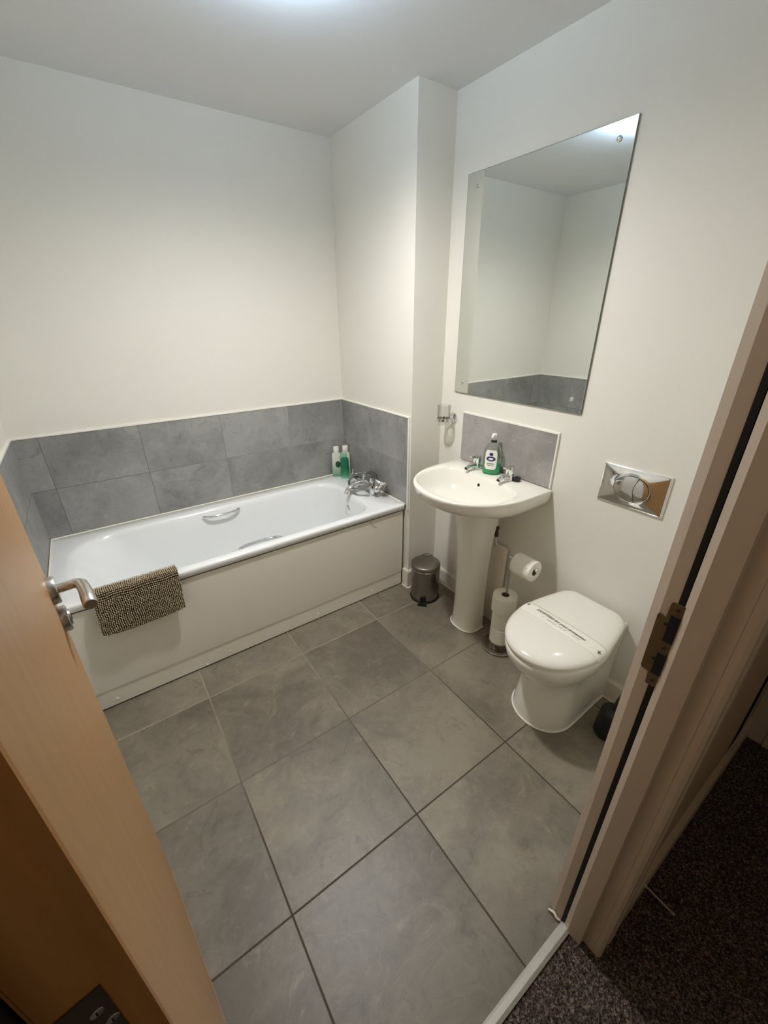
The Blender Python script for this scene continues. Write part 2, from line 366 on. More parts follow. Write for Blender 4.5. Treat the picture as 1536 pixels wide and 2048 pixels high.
# ------------------------------------------------------------------ door frame (right jamb, left jamb, head)
def jamb(s, xj):
    """plan profile, s=+1 right jamb; xj = face of the rebate"""
    P = [(0.020, -2.203), (0.006, -2.203), (0.0, -2.219), (0.0, -2.2405), (.005, -2.2405), (.005, -2.2505), (-.002, -2.2515),
         (-.008, -2.264), (-.006, -2.2995), (.011, -2.3005), (.0115, -2.3265), (.020, -2.3265)]
    return [(xj+s*a, b) for a, b in P]
bm = B(); prism(bm, jamb(1, 1.0615), 'z', 0, JT)
fr = obj('trim_door_frame', bm, M_frame, None, 20); fr['kind'] = 'structure'
bm = B(); prism(bm, jamb(-1, .2115), 'z', 0, JT); o = obj('trim_door_frame_left', bm, M_frame); o['kind'] = 'structure'
bm = B(); box(bm, .2085, .2205, -2.2400, -2.2170, .004, 1.98); obj('seal_gap_strip', bm, M_sealgap, o)['label'] = 'added black strip, shade of the hinge-side gap'  # added filler, closes the hinge-side gap and paints its shade black
bm = B(); box(bm, .2145, 1.058, -2.326, -2.205, JT-.028, JT-.0005); o = obj('trim_door_frame_head', bm, M_frame); o['kind'] = 'structure'
bm = B(); box(bm, 1.0595, 1.0664, -2.2500, -2.2408, .004, 1.98); obj('seal_gap_strip', bm, M_sealgap, fr)['label'] = 'added black strip, shade of the hinge-side gap'
# hall-side architraves: moulded section
A = [(1.0735, -2.3268), (1.0735, -2.3275), (1.0735, -2.338), (1.0775, -2.3445), (1.085, -2.3460), (1.112, -2.3440), (1.120, -2.3425), (1.126, -2.3460), (1.155, -2.3455), (1.1625, -2.341), (1.164, -2.3268)]
bm = B(); prism(bm, A, 'z', 0, JT+.06); o = obj('trim_architrave', bm, M_frame, None, 30); o['kind'] = 'structure'
bm = B(); prism(bm, [(1.273-a, b) for a, b in A], 'z', 0, JT+.06); o = obj('trim_architrave_left', bm, M_frame, None, 30); o['kind'] = 'structure'
# door casing at the end of the hall
bm = B(); prism(bm, [(2.2, -2.3275), (2.178, -2.3275), (2.176, -2.352), (2.180, -2.385), (2.174, -2.390), (2.174, -2.408), (2.2, -2.412)], 'z', 0, JT); o = obj('trim_architrave_hall', bm, M_frame, None, 30); o['kind'] = 'structure'

# strike plate on the right jamb
def yz_plate(bm, x0, x1, poly):
    prism(bm, poly, 'x', x0, x1)
PL = [(-2.2185, 1.075), (-2.2205, 1.079), (-2.231, 1.075), (-2.2325, 1.107), (-2.2345, 1.110), (-2.2535, 1.110), (-2.2545, 1.108), (-2.2515, .930), (-2.2495, .926), (-2.2355, .926), (-2.2345, .928), (-2.2335, .953), (-2.2225, .954), (-2.2195, .958)]
bm = B(); yz_plate(bm, 1.0585, 1.0608, PL); sp = obj('strike_plate', bm, M_bronze, fr, 30); sp['label'] = 'brown metal strike plate with two dark keeps'
for (z0, z1) in ((1.030, 1.086), (.955, 1.004)):
    bm = B(); box(bm, 1.0568, 1.0605, -2.2525, -2.2375, z0, z1, .0006); obj('keep_hole', bm, M_dark, sp)
    bm = B(); lathe(bm, (1.0590, -2.2345, (z0+z1)/2+.006), (-1, 0, 0), [(.0032, 0), (.0032, .0016), (.0016, .0022)], 12); obj('tab_slot', bm, M_dark, sp, 40)
for z in (1.099, 1.0165, .939):
    bm = B(); lathe(bm, (1.059, -2.2435, z), (-1, 0, 0), [(.0045, 0), (.0042, .0012), (.002, .0018)], 14); obj('screw', bm, M_hinge, sp, 40)
# blob of sealant at the foot of the jamb
bm = B(); tube(bm, [(1.052, -2.204, .004), (1.050, -2.212, .013), (1.055, -2.222, .017), (1.050, -2.229, .011), (1.054, -2.236, .007), (1.056, -2.241, .010)], [.002, .0042, .0034, .005, .0034, .002], 8)
tag(obj('sealant_blob', bm, M_caulk, None, 60, loc=(1.053, -2.225, 0), sub=1), 'torn white bead of sealant at foot of door jamb', 'sealant')

# spring-less rod door stop on the hall baseboard
t = thing('door_stop', 'thin metal rod door stop on the hall baseboard', 'door stop', (1.305, -2.342, .05))
bm = B(); lathe(bm, (1.305, -2.3425, .05), (0, -1, 0), [(.010, 0), (.010, .003), (.005, .005)], 16); obj('base_plate', bm, M_steel, t, 40)
bm = B(); tube(bm, [(1.305, -2.346, .05), (1.303, -2.412, .05)], .0035, 10); obj('rod', bm, M_steel, t, 40)
bm = B(); lathe(bm, (1.303, -2.410, .05), (0, -1, 0), [(.0045, 0), (.006, .002), (.006, .010), (.004, .012)], 14); obj('tip', bm, M_steel, t, 40)

# ------------------------------------------------------------------ oak door, open into the room
HX, HY = .2700, -2.215
FX, FY = .1830, -1.480
dl = math.hypot(FX-HX, FY-HY); du = Vector(((FX-HX)/dl, (FY-HY)/dl, 0)); dn = Vector((du.y, -du.x, 0))   # along, outward normal of the visible face
def dp(s, n, z): return Vector((HX, HY, 0))+du*s+dn*n+Vector((0, 0, z))
def dbox(bm, s0, s1, n0, n1, z0, z1, bev=0):
    r = bmesh.ops.create_cube(bm, size=1); vs = r['verts']
    for v in vs: v.co = dp(s0+(v.co.x+.5)*(s1-s0), n0+(v.co.y+.5)*(n1-n0), z0+(v.co.z+.5)*(z1-z0))
    if bev: bmesh.ops.bevel(bm, geom=list({e for v in vs for e in v.link_edges}), offset=bev, segments=2, affect='EDGES')
bm = B(); dbox(bm, .007, dl, -.048, 0, .008, 1.985, .0012)
door = bpy.data.objects.new('door_1', None); COL.objects.link(door); door.location = (HX, HY, 0); door['kind'] = 'structure'
obj('door_leaf', bm, M_oak, door, 40)
bm = B(); dbox(bm, 0, .007, -.048, 0, .008, 1.985, .0012); obj('lipping', bm, M_lip, door, 40)['label'] = 'darker oak hinge edge of the door'
zr_ = 1.088; sr = dl-.057
bm = B(); lathe(bm, dp(sr, .0002, zr_), dn, [(.027, 0), (.027, .010), (.0255, .0125), (.012, .0125)], 40); rose = obj('handle_rose', bm, M_steel, door, 40)
bm = B()
pth = [dp(sr, .012, zr_), dp(sr, .026, zr_), dp(sr, .037, zr_), dp(sr-.005, .0445, zr_+.001), dp(sr-.014, .049, zr_+.001), dp(sr-.035, .051, zr_-.002), dp(sr-.058, .051, zr_-.006), dp(sr-.077, .051, zr_-.010), dp(sr-.080, .051, zr_-.0105)]
tube(bm, pth, [.0088, .0088, .0090, .0096, .0103, .0110, .0120, .0122, .0106], 18)
obj('door_handle', bm, M_steel, door, 50)['label'] = 'satin steel lever handle'
bm = B(); lathe(bm, dp(sr, .0002, zr_-.066), dn, [(.026, 0), (.026, .010), (.0245, .0125), (.016, .0125), (.015, .0155), (.004, .0160)], 40); trn = obj('lock_release', bm, M_steel, door, 40)
bm = B(); v = dp(sr, .0155, zr_-.066); r = bmesh.ops.create_cube(bm, size=1)
for q in r['verts']: q.co = dp(sr+q.co.x*.018, .0162+q.co.y*.002, zr_-.066+q.co.z*.003)
obj('coin_slot', bm, M_dark, trn)
# hinge on the door edge
bm = B()
r = bmesh.ops.create_cube(bm, size=1)
for q in r['verts']: q.co = dp(-.0008+q.co.x*.0016, -.0330+q.co.y*.031, 1.109+q.co.z*.104)
hg = obj('hinge', bm, M_hinge, door); hg['label'] = 'dark steel hinge plate with slotted screws'
for (n, z) in ((-.0255, 1.137), (-.0385, 1.141), (-.0215, 1.117), (-.033, 1.095), (-.025, 1.070)):
    bm = B(); lathe(bm, dp(-.0012, n, z), -du, [(.0042, 0), (.0040, .0007), (.0032, .0010)], 18); s_ = obj('screw', bm, M_steel, hg, 40)
    bm = B(); r = bmesh.ops.create_cube(bm, size=1)
    for q in r['verts']: q.co = dp(-.0022+q.co.x*.0002, n+q.co.y*.0010, z+q.co.z*.0052)
    obj('slot', bm, M_dark, s_)
bm = B(); lathe(bm, dp(-.008, -.052, 1.05), (0, 0, 1), [(.0062, 0), (.0062, .100), (.0045, .105), (.0012, .107)], 18); obj('knuckle', bm, M_hinge, hg, 40)

# ------------------------------------------------------------------ bath
ZR = .5626
bath = thing('bathtub', 'white acrylic bathtub with flat white side panel along tiled wall', 'bathtub', (.85, -.35, 0))
S = 12
rings = [rrect(.010, 1.690, -.690, -.0095, .006, .528, S), rrect(.010, 1.690, -.6965, -.0095, .006, .532, S), rrect(.010, 1.690, -.6975, -.0095, .006, .555, S), rrect(.010, 1.690, -.6955, -.0095, .008, .5605, S), rrect(.013, 1.688, -.692, -.011, .010, ZR, S)]
inn = lambda x0, x1, y0, y1, r, z: rrect(x0, x1, y0, y1, r, z, S)
RR = (.20, .13, .13, .20)
rings += [inn(.068, 1.530, -.652, -.082, (.19, .13, .13, .19), ZR), inn(.080, 1.520, -.646, -.090, RR, .5605), inn(.092, 1.512, -.640, -.098, RR, .552), inn(.104, 1.506, -.636, -.104, RR, .535),
          inn(.150, 1.500, -.630, -.112, (.20, .13, .13, .20), .47), inn(.230, 1.488, -.618, -.126, (.20, .12, .12, .20), .34), inn(.300, 1.474, -.606, -.140, (.19, .12, .12, .19), .22),
          inn(.345, 1.460, -.588, -.156, (.18, .11, .11, .18), .175), inn(.42, 1.420, -.555, -.190, (.15, .10, .10, .15), .158), inn(.60, 1.25, -.45, -.30, (.07, .07, .07, .07), .152)]
bm = B(); loft(bm, rings, True, False, True); obj('tub_shell', bm, M_acrylic, bath, 60)
bm = B()
# side panel: slightly bowed face, plinth crease near the floor
prof = [(-.680, .007), (-.680, .094), (-.6835, .100), (-.6870, .16), (-.6890, .30), (-.6895, .42), (-.6885, .5215), (-.668, .5215), (-.668, .007)]
prism(bm, prof, 'x', .012, 1.681); obj('bath_panel', bm, M_panel, bath, 25)
bm = B(); box(bm, .012, 1.683, -.684, -.640, .5222, .5285); obj('panel_gap', bm, M_dark, bath)
bm = B(); box(bm, .012, 1.681, -.676, -.640, 0, .0068); obj('floor_gap', bm, M_dark, bath)  # both strips near-black: shade in the gaps painted as solid colour
bm = B(); box(bm, 1.6815, 1.6865, -.676, -.640, .01, .5215); obj('panel_end_gap', bm, M_shade, bath)  # solid strip coloured as the shade in the panel end gap
for x in (.111, .49, .60, 1.092, 1.46):
    bm = B(); lathe(bm, (x, -.680, .037 if x != .49 else .012), (0, -1, 0), [(.0055, 0), (.005, .0025), (.002, .0038)], 14); obj('screw_cap', bm, M_caulk, bath, 40)
def grip(x0, x1, yw, z, s):
    bm = B(); ex = (x1-x0)
    P = [(x0, yw, z), (x0+.006, yw+s*.012, z+.001), (x0+.022, yw+s*.026, z+.001), (x0+.05, yw+s*.034, z), ((x0+x1)/2, yw+s*.036, z), (x1-.05, yw+s*.034, z), (x1-.022, yw+s*.026, z+.001), (x1-.006, yw+s*.012, z+.001), (x1, yw, z)]
    tube(bm, P, [.009, .0085, .008, .0075, .0075, .0075, .008, .0085, .009], 14)
    g = obj('grip_handle', bm, M_chrome, bath, 60, sub=1); g['label'] = 'chrome grip handle' ; return g
grip(.700, .905, -.1045, .531, -1)
grip(.745, .960, -.634, .548, 1)
# overflow plate at the tap end
bm = B(); lathe(bm, (1.500, -.360, .455), (-1, 0, .06), [(.030, 0), (.030, .003), (.024, .008), (.008, .010)], 28); obj('overflow', bm, M_chrome, bath, 40)

# mixer with shower hose on the tap deck
mx = thing('bath_mixer', 'chrome bath shower mixer with coiled hose on bath corner', 'tap', (1.615, -.34, ZR))
bm = B()
for y in (-.290, -.470): lathe(bm, (1.615, y, ZR), (0, 0, 1), [(.026, 0), (.026, .004), (.017, .010), (.016, .035), (.019, .045)], 24)
tube(bm, [(1.615, -.270, ZR+.055), (1.615, -.305, ZR+.055), (1.615, -.380, ZR+.058), (1.615, -.455, ZR+.055), (1.615, -.490, ZR+.055)], [.018, .019, .023, .019, .018], 20)
obj('mixer_body', bm, M_chrome, mx, 50)
bm = B(); tube(bm, [(1.60, -.380, ZR+.058), (1.565, -.380, ZR+.062), (1.525, -.382, ZR+.052), (1.490, -.385, ZR+.030), (1.482, -.386, ZR+.012)], [.018, .0165, .0155, .016, .0175], 20); sp_ = obj('spout', bm, M_chrome, mx, 50)
bm = B(); lathe(bm, (1.4815, -.3861, ZR+.0120), (-.455, -.03, -.9), [(.0125, 0), (.0125, .0008)], 20); obj('aerator', bm, M_dark, sp_, 40)
for y, s in ((-.263, 1), (-.497, -1)):
    bm = B(); lathe(bm, (1.615, y, ZR+.055), (0, s, 0), [(.016, 0), (.020, .004), (.0215, .026), (.017, .032), (.006, .034)], 24)
    lathe(bm, (1.615, y+s*.016, ZR+.055), (0, 0, 1), [(.008, .018), (.0075, .046), (.005, .050)], 12)
    obj('lever', bm, M_chrome, mx, 40)
bm = B(); lathe(bm, (1.615, -.380, ZR+.078), (0, 0, 1), [(.015, 0), (.014, .020), (.011, .024), (.010, .036)], 20); obj('diverter', bm, M_chrome, mx, 40)
# hose: one loop over the body, one drooping in front
hp = []
K = 150
for k in range(K):
    t_ = k/(K-1)
    a = .5*PI+t_*2*PI*2.8
    hp.append((1.595+(.062+.016*t_)*math.cos(a)+.004*math.sin(5*a), -.392+(.122-.022*t_)*math.sin(a), ZR+.083+.020*math.cos(a+.6)-.030*math.cos(a)*0+.012*t_-.034*max(0, -math.cos(a))))
hp = [(1.617, -.370, ZR+.108)]+hp
bm = B(); tube(bm, hp, [.0072+.0009*(i % 2) for i in range(len(hp))], 10); obj('hose', bm, M_hose, mx, 60)
bm = B(); tube(bm, [(1.600, -.470, ZR+.105), (1.622, -.500, ZR+.100), (1.640, -.526, ZR+.088)], [.011, .0125, .013], 16)
hd = Vector((-.15, -.65, -.74)).normalized()
lathe(bm, Vector((1.646, -.536, ZR+.082))-hd*.012, hd, [(.010, -.012), (.024, 0), (.031, .014), (.031, .026), (.027, .031), (.004, .031)], 28); obj('shower_head', bm, M_chrome, mx, 50)

# ------------------------------------------------------------------ bottles on the bath corner
def bottle(name, label, x, y, z, w, d, h, neck, m, cap, rot, blob=None, capm=None, group=None):
    t = thing(name, label, 'bottle', (x, y, z), group)
    ca, sa = math.cos(rot), math.sin(rot)
    def E(sx, sy, zz, n=3.0):
        out = []
        for k in range(40):
            a = 2*PI*k/40; c, s = math.cos(a), math.sin(a)
            px, py = sx*math.copysign(abs(c)**(2/n), c), sy*math.copysign(abs(s)**(2/n), s)
            out.append(Vector((x+px*ca-py*sa, y+px*sa+py*ca, z+zz)))
        return out
    bm = B(); W, D = w/2, d/2
    loft(bm, [E(W*.88, D*.88, .0), E(W*.97, D*.97, .004), E(W, D, .012), E(W*1.0, D, h*.5), E(W*.97, D*.97, h-.014), E(W*.86, D*.9, h-.004), E(neck, neck*.9, h, 2), E(neck*.9, neck*.9, h+.006, 2)], True, True, True)
    bo = obj('bottle_body', bm, m, t, 50)
    bm = B(); lathe(bm, (x, y, z+h+.0055), (0, 0, 1), [(cap[0]*.98, 0), (cap[0], .002), (cap[0]*.98, cap[1]-.003), (cap[0]*.9, cap[1])], 28); obj('cap', bm, capm or M_white, t, 40)
    if blob:
        bm = B(); (u0, u1, z0, z1) = blob; rows = []
        for i in range(9):
            zz = z0+(z1-z0)*i/8; q = math.sqrt(max(.02, 1-((i/8-.5)*2)**2)); row = []
            for j in range(9):
                u = (u0+u1)/2+(u1-u0)/2*q*(j/8*2-1); s = min(1, abs(u/W)); py = -D*max(0, (1-s**3))**(1/3)-.0008
                row.append(Vector((x+u*ca-py*sa, y+u*sa+py*ca, z+zz)))
            rows.append(row)
        loft(bm, rows, False); obj('printed_label', bm, M_blob, bo)
    return t
LR = -.55
bottle('shampoo_bottle', 'pale bottle with grey-green base, left of the two behind the green bottle', 1.607, -.046, ZR, .064, .036, .168, .018, M_pale, (.019, .034), LR, (-.008, .026, .066, .112), None, 'bottles on the bath corner')
bottle('shampoo_bottle', 'cream bottle with pale green base behind green bottle, nearest the corner', 1.6660, -.066, ZR, .060, .034, .168, .018, M_cream, (.0195, .036), LR, (-.028, .012, .070, .120), None, 'bottles on the bath corner')
bottle('shower_gel_bottle', 'dark green shower gel bottle in front of two pale bottles', 1.633, -.108, ZR, .056, .036, .144, .015, M_green, (.0165, .026), LR, None, mat('pale_green_cap', srgb(120, 186, 160), .3), 'bottles on the bath corner')

# ------------------------------------------------------------------ chenille bath mat over the rim
matt = thing('bath_mat', 'taupe bobbled chenille bath mat hung over bath rim', 'bath mat', (.315, -.70, .48))
def arc(cy, cz, ry, rz, a0, a1, n): return [(cy+ry*math.cos(math.radians(a0+(a1-a0)*k/n)), cz+rz*math.sin(math.radians(a0+(a1-a0)*k/n))) for k in range(n+1)]
MP = arc(-.650, .5525, .014, .0210, 0, 90, 5)+arc(-.690, .5535, .0205, .0210, 90, 180, 8)+[(-.713, .52), (-.7145, .47), (-.7150, .40)]
def mat_path(v):
    """v metres from the inner end over the rim and down the front -> point and smoothed direction"""
    for k in range(len(MP)-1):
        a, b_ = MP[k], MP[k+1]; l = math.hypot(b_[0]-a[0], b_[1]-a[1])
        if v <= l or k == len(MP)-2:
            f = min(1, v/l); p0, p3 = MP[max(0, k-1)], MP[min(len(MP)-1, k+2)]
            d0 = Vector((b_[0]-p0[0], b_[1]-p0[1])).normalized(); d1 = Vector((p3[0]-a[0], p3[1]-a[1])).normalized(); d = (d0*(1-f)+d1*f).normalized()
            return a[0]+(b_[0]-a[0])*f, a[1]+(b_[1]-a[1])*f, d.x, d.y
        v -= l
VL = sum(math.hypot(q[0]-p[0], q[1]-p[1]) for p, q in zip(MP, MP[1:]))
def mat_pt(x, v, off):
    y, z, dy, dz = mat_path(v); ny, nz = dz, -dy      # outward normal
    y, z = y+ny*off, z+nz*off
    sag = max(0, (.56-z)/.16)
    return Vector((x-.004*sag+.003*sag*math.sin(x*23), y-.006*sag*(.5+.5*math.sin(x*31+1)), z-.010*sag*math.sin((x-.16)/.3*PI*1.1)+.012*sag*(x-.3)))
bm = B()
R0 = [[mat_pt(.152+(.312)*i/24, VL*j/24, .0030) for i in range(25)] for j in range(25)]
R1 = [[mat_pt(.152+(.312)*i/24, VL*j/24, .0005) for i in range(25)] for j in range(25)]
loft(bm, R0, False); loft(bm, R1, False)
for a in (0, 24):
    loft(bm, [[R0[j][a] for j in range(25)], [R1[j][a] for j in range(25)]], False); loft(bm, [R0[a], R1[a]], False)
obj('backing', bm, M_matb, matt)
# tufts: many low bobbles in one mesh
ico = bmesh.new(); bmesh.ops.create_icosphere(ico, subdivisions=1, radius=1); iv = [v.co.copy() for v in ico.verts]; ifc = [[v.index for v in f.verts] for f in ico.faces]; ico.free()
verts, faces = [], []
nx, nv = 45, 36
for j in range(nv):
    for i in range(nx):
        x = .154+.308*i/(nx-1)+random.uniform(-.0007, .0007)+.0016*math.sin(j*.55+i*.21); v = .003+(VL-.005)*j/(nv-1)+random.uniform(-.0007, .0007)+.0012*math.sin(i*.4)
        p = mat_pt(x, v, .0072+random.uniform(-.0010, .0010)); r = random.uniform(.0027, .0033); b0 = len(verts)
        rx = r*random.uniform(.8, 1.1)
        verts += [(p.x+q.x*rx, p.y+q.y*r*1.1, p.z+q.z*r) for q in iv]; faces += [[b0+k for k in f] for f in ifc]
me = bpy.data.meshes.new('tufts'); L0 = Vector(matt.location); me.from_pydata([Vector(v)-L0 for v in verts], [], faces); me.materials.append(M_mat)
for p in me.polygons: p.use_smooth = True
o = bpy.data.objects.new('tufts', me); COL.objects.link(o); o.parent = matt; o['kind'] = 'stuff'

# ------------------------------------------------------------------ splashback, basin, taps
bm = B(); box(bm, XE-.008, XE, -1.4535, -.9050, .858, 1.1000)
t = thing('tiled_splashback', 'grey stone-look tile splashback behind the basin taps', 'splashback', (XE, -1.18, .98))
obj('tiles', bm, M_tile_splash, t)
bm = B(); box(bm, XE-.010, XE, -1.4585, -.9050, 1.1000, 1.1065); box(bm, XE-.010, XE, -1.4590, -1.4535, .858, 1.1000); box(bm, XE-.0095, XE, -.9050, -.9022, .858, 1.1000); obj('edge_trim', bm, M_edge, t)

ZB = .855; YC = -1.186
basin = thing('wash_basin', 'white ceramic pedestal wash basin below the mirror', 'basin', (1.70, YC, 0))
def bas(sx, sy, z, n=2.15, x_wall=1.9025, cx=1.752, a=.322, hw=.2835, N=28, wallf=1.0):
    """D outline scaled about the wall line"""
    out = []
    for k in range(9): out.append(Vector((x_wall-(x_wall-cx)*sx*k/9, YC+hw*sy*(wallf+(1-wallf)*(k/9)**.7), z)))
    for k in range(N+1):
        t_ = PI/2+PI*k/N; c, s = math.cos(t_), math.sin(t_)
        px = -abs(c)**(2/n)*a*sx; py = math.copysign(abs(s)**(2/n), s)*hw*sy
        out.append(Vector((x_wall-(x_wall-cx)*sx+px, YC+py, z)))
    for k in range(9): out.append(Vector((x_wall-(x_wall-cx)*sx*(8-k)/9, YC-hw*sy*(wallf+(1-wallf)*((8-k)/9)**.7), z)))
    return out
def oval(cx, a0, a1, b, z, n=2.3, N=28):
    """inner bowl: flatter at the tap ledge (a1) than at the front (a0); same vertex count as bas()"""
    out = []; tot = 9+N+1+9
    for k in range(tot):
        f = k/(tot-1)
        if k < 9: t_ = PI*.06+(PI/2-PI*.06)*k/9
        elif k < 9+N+1: t_ = PI/2+PI*(k-9)/N
        else: t_ = 1.5*PI+(PI/2-PI*.06)*(k-9-N)/9
        c, s = math.cos(t_), math.sin(t_); nn = n if c < 0 else 3.4
        aa = a0 if c < 0 else a1
        out.append(Vector((cx+math.copysign(abs(c)**(2/nn), c)*aa, YC+math.copysign(abs(s)**(2/nn), s)*b, z)))
    return out
bm = B()
R = [bas(.46, .40, .690), bas(.52, .48, .705), bas(.66, .66, .730), bas(.80, .82, .757), bas(.905, .925, .783), bas(.962, .972, .806), bas(.988, .990, .826), bas(.998, .998, .842), bas(1.0, 1.0, .849), bas(.996, .996, .8535), bas(.988, .988, ZB)]
R += [oval(1.640, .177, .152, .246, ZB), oval(1.640, .172, .148, .241, .8525), oval(1.640, .167, .143, .236, .846), oval(1.641, .158, .136, .224, .825), oval(1.644, .143, .124, .203, .790), oval(1.648, .115, .100, .165, .757), oval(1.655, .07, .06, .10, .738), oval(1.660, .02, .02, .02, .733)]
loft(bm, R, True, True, True); bo = obj('bowl', bm, M_ceramic, basin, 70)
bm = B(); lathe(bm, (1.7775, YC+.022, .812), (-1, 0, .25), [(.0115, 0), (.0115, .003), (.008, .004)], 20); ov = obj('overflow_ring', bm, M_ceramic, basin, 40)
bm = B(); lathe(bm, (1.7732, YC+.022, .8131), (-1, 0, .25), [(.0078, 0), (.0078, .001)], 20); obj('overflow_hole', bm, M_dark, basin, 40)
bm = B(); lathe(bm, (1.66, YC, .7335), (0, 0, 1), [(.022, 0), (.022, .002), (.014, .003), (.010, .001)], 24); obj('waste', bm, M_chrome, basin, 40)
def ped(hw, xf, xb, z, n=2.4):
    out = []
    for k in range(25):
        t_ = PI/2+PI*k/24; c, s = math.cos(t_), math.sin(t_)
        cx = xf+.075
        out.append(Vector((cx-abs(c)**(2/n)*.075, YC+math.copysign(abs(s)**(2/n), s)*hw, z)))
    out = [Vector((xb, YC+hw*.97, z))]+out+[Vector((xb, YC-hw*.97, z))]
    return out
bm = B(); zs = [(.0, .0825, 1.682), (.03, .079, 1.684), (.15, .0745, 1.687), (.35, .0745, 1.684), (.52, .080, 1.676), (.62, .087, 1.666), (.70, .096, 1.650), (.735, .106, 1.636)]
loft(bm, [ped(h, xf, 1.800 if z < .6 else 1.81, z) for z, h, xf in zs], True, True, True); obj('pedestal', bm, M_ceramic, basin, 50)
p0 = [Vector((p.x, p.y, .0025)) for p in ped(.0865, 1.6795, 1.800, 0)]
bead('sealant_bead', p0, .0035, basin)

def basin_tap(y, label, rot):
    t = thing('basin_tap', label, 'tap', (1.848, y, ZB), 'basin taps')
    x = 1.848
    bm = B(); lathe(bm, (x, y, ZB), (0, 0, 1), [(.0235, 0), (.0235, .003), (.0195, .006), (.0190, .032)], 28)
    tube(bm, [(x-.010, y, ZB+.022), (x-.035, y, ZB+.026), (x-.060, y, ZB+.024), (x-.078, y, ZB+.016)], [.0135, .012, .0112, .0105], 18); bd = obj('tap_body', bm, M_chrome, t, 50)
    bm = B(); lathe(bm, (x-.0786, y, ZB+.0155), (-.72, 0, -.66), [(.0085, 0), (.0085, .001)], 16); obj('aerator', bm, M_dark, bd, 40)
    bm = B(); lathe(bm, (x, y, ZB+.0325), (0, 0, 1), [(.0185, 0), (.0200, .003), (.0205, .030), (.0190, .036), (.010, .0385)], 28)
    r = bmesh.ops.create_cube(bm, size=1)
    d_ = Vector((-math.cos(rot), math.sin(rot), 0)); e_ = Vector((-d_.y, d_.x, 0))
    for q in r['verts']: q.co = Vector((x, y, ZB+.067))+d_*(.0225+q.co.x*.045)+e_*q.co.y*.017+Vector((0, 0, q.co.z*.006+.002*(q.co.x+.5)))
    obj('lever_cap', bm, M_chrome, t, 40)
basin_tap(-1.0755, 'chrome basin tap left of the soap bottle', .1)
basin_tap(-1.2780, 'chrome basin tap right of the soap bottle', -.05)
# rubber plug behind the right-hand tap
t = thing('basin_plug', 'black rubber plug lying on basin ledge beside right tap', 'plug', (1.868, -1.304, ZB))
bm = B(); lathe(bm, (1.868, -1.304, ZB+.0005), (0, 0, 1), [(.016, 0), (.0175, .008), (.019, .010), (.019, .014), (.016, .016)], 24); obj('stopper', bm, M_black, t, 40)
bm = B(); lathe(bm, (1.868, -1.304, ZB+.0160), (0, 0, 1), [(.005, 0), (.004, .006)], 12); obj('ring_lug', bm, M_black, t, 40)

# soap dispenser
sx_, sy_ = 1.8560, -1.160; SS = 1.18
t = thing('soap_dispenser', 'clear pump bottle half full of green hand soap on basin', 'soap bottle', (sx_, sy_, ZB))
rt_ = PI/2+.5
def SE(a, b_, z, n=2.6):
    out = []
    for k in range(44):
        q = 2*PI*k/44; c, s = math.cos(q), math.sin(q)
        px, py = a*math.copysign(abs(c)**(2/n), c), b_*math.copysign(abs(s)**(2/n), s)
        out.append(Vector((sx_+px*math.cos(rt_)-py*math.sin(rt_), sy_+px*math.sin(rt_)+py*math.cos(rt_), ZB+z)))
    return out
prof_o = [tuple(v*SS for v in q) for q in [(.030, .0205, .0), (.0345, .0235, .004), (.0365, .0250, .014), (.0370, .0250, .05), (.0355, .0245, .085), (.0325, .0235, .105), (.024, .019, .119), (.014, .0135, .126), (.0125, .0125, .132)]]
bm = B(); loft(bm, [SE(*p) for p in prof_o], True, True, True); bo = obj('bottle_body', bm, M_botl, t, 60)
bm = B(); loft(bm, [SE(a-.002, b_-.002, z+(.002 if i == 0 else 0)) for i, (a, b_, z) in enumerate(prof_o[:3])]+[SE(.0348*SS, .0228*SS, .044*SS)], True, True, True); obj('liquid', bm, M_soap, t, 60)['label'] = 'green liquid soap'
def label_patch(bm, z0, z1, hw, off, oval_=False, uc=0.0):
    rows = []; z0, z1, hw = z0*SS, z1*SS, hw*SS
    for i in range(13):
        f = i/12; zz = z0+(z1-z0)*f
        q = math.sqrt(max(.004, 1-(2*f-1)**2)) if oval_ else min(1, .72+.9*math.sqrt(max(0, min(f, 1-f))*.6))
        row = []
        for j in range(13):
            u = uc+hw*q*(j/12*2-1); a, b_ = .0372*SS, .0253*SS
            if zz > .085*SS: a, b_ = (.0372-.0040*(zz/SS-.085)/.02)*SS, (.0253-.0012*(zz/SS-.085)/.02)*SS
            s = min(.999, abs(u/a)); py = b_*(1-s**2.6)**(1/2.6)+off
            row.append(Vector((sx_+u*math.cos(rt_)-py*math.sin(rt_), sy_+u*math.sin(rt_)+py*math.cos(rt_), ZB+zz)))
        rows.append(row)
    loft(bm, rows, False)
bm = B(); label_patch(bm, .024, .104, .0235, .0004); lb = obj('front_label', bm, M_white, t)
bm = B(); label_patch(bm, .058, .079, .0185, .0009, True); obj('emblem', bm, M_navy, lb)['label'] = 'navy oval emblem'
bm = B(); label_patch(bm, .064, .073, .010, .0013, True); obj('emblem_mark', bm, M_white, lb)
bm = B(); label_patch(bm, .081, .094, .008, .0009, True); obj('flower_mark', bm, M_navy, lb)
bm = B(); label_patch(bm, .040, .0425, .013, .0009); label_patch(bm, .047, .0500, .015, .0009); obj('print_lines', bm, M_ink, lb)
bm = B(); lathe(bm, (sx_, sy_, ZB+.1322*SS), (0, 0, 1), [(.0135, 0), (.0140, .002), (.0138, .008), (.008, .009)], 24); obj('collar', bm, M_black, t, 40)
bm = B(); lathe(bm, (sx_, sy_, ZB+.1322*SS+.009), (0, 0, 1), [(.0055, 0), (.0055, .012), (.0135, .014), (.0145, .022), (.0120, .030), (.006, .032)], 24)
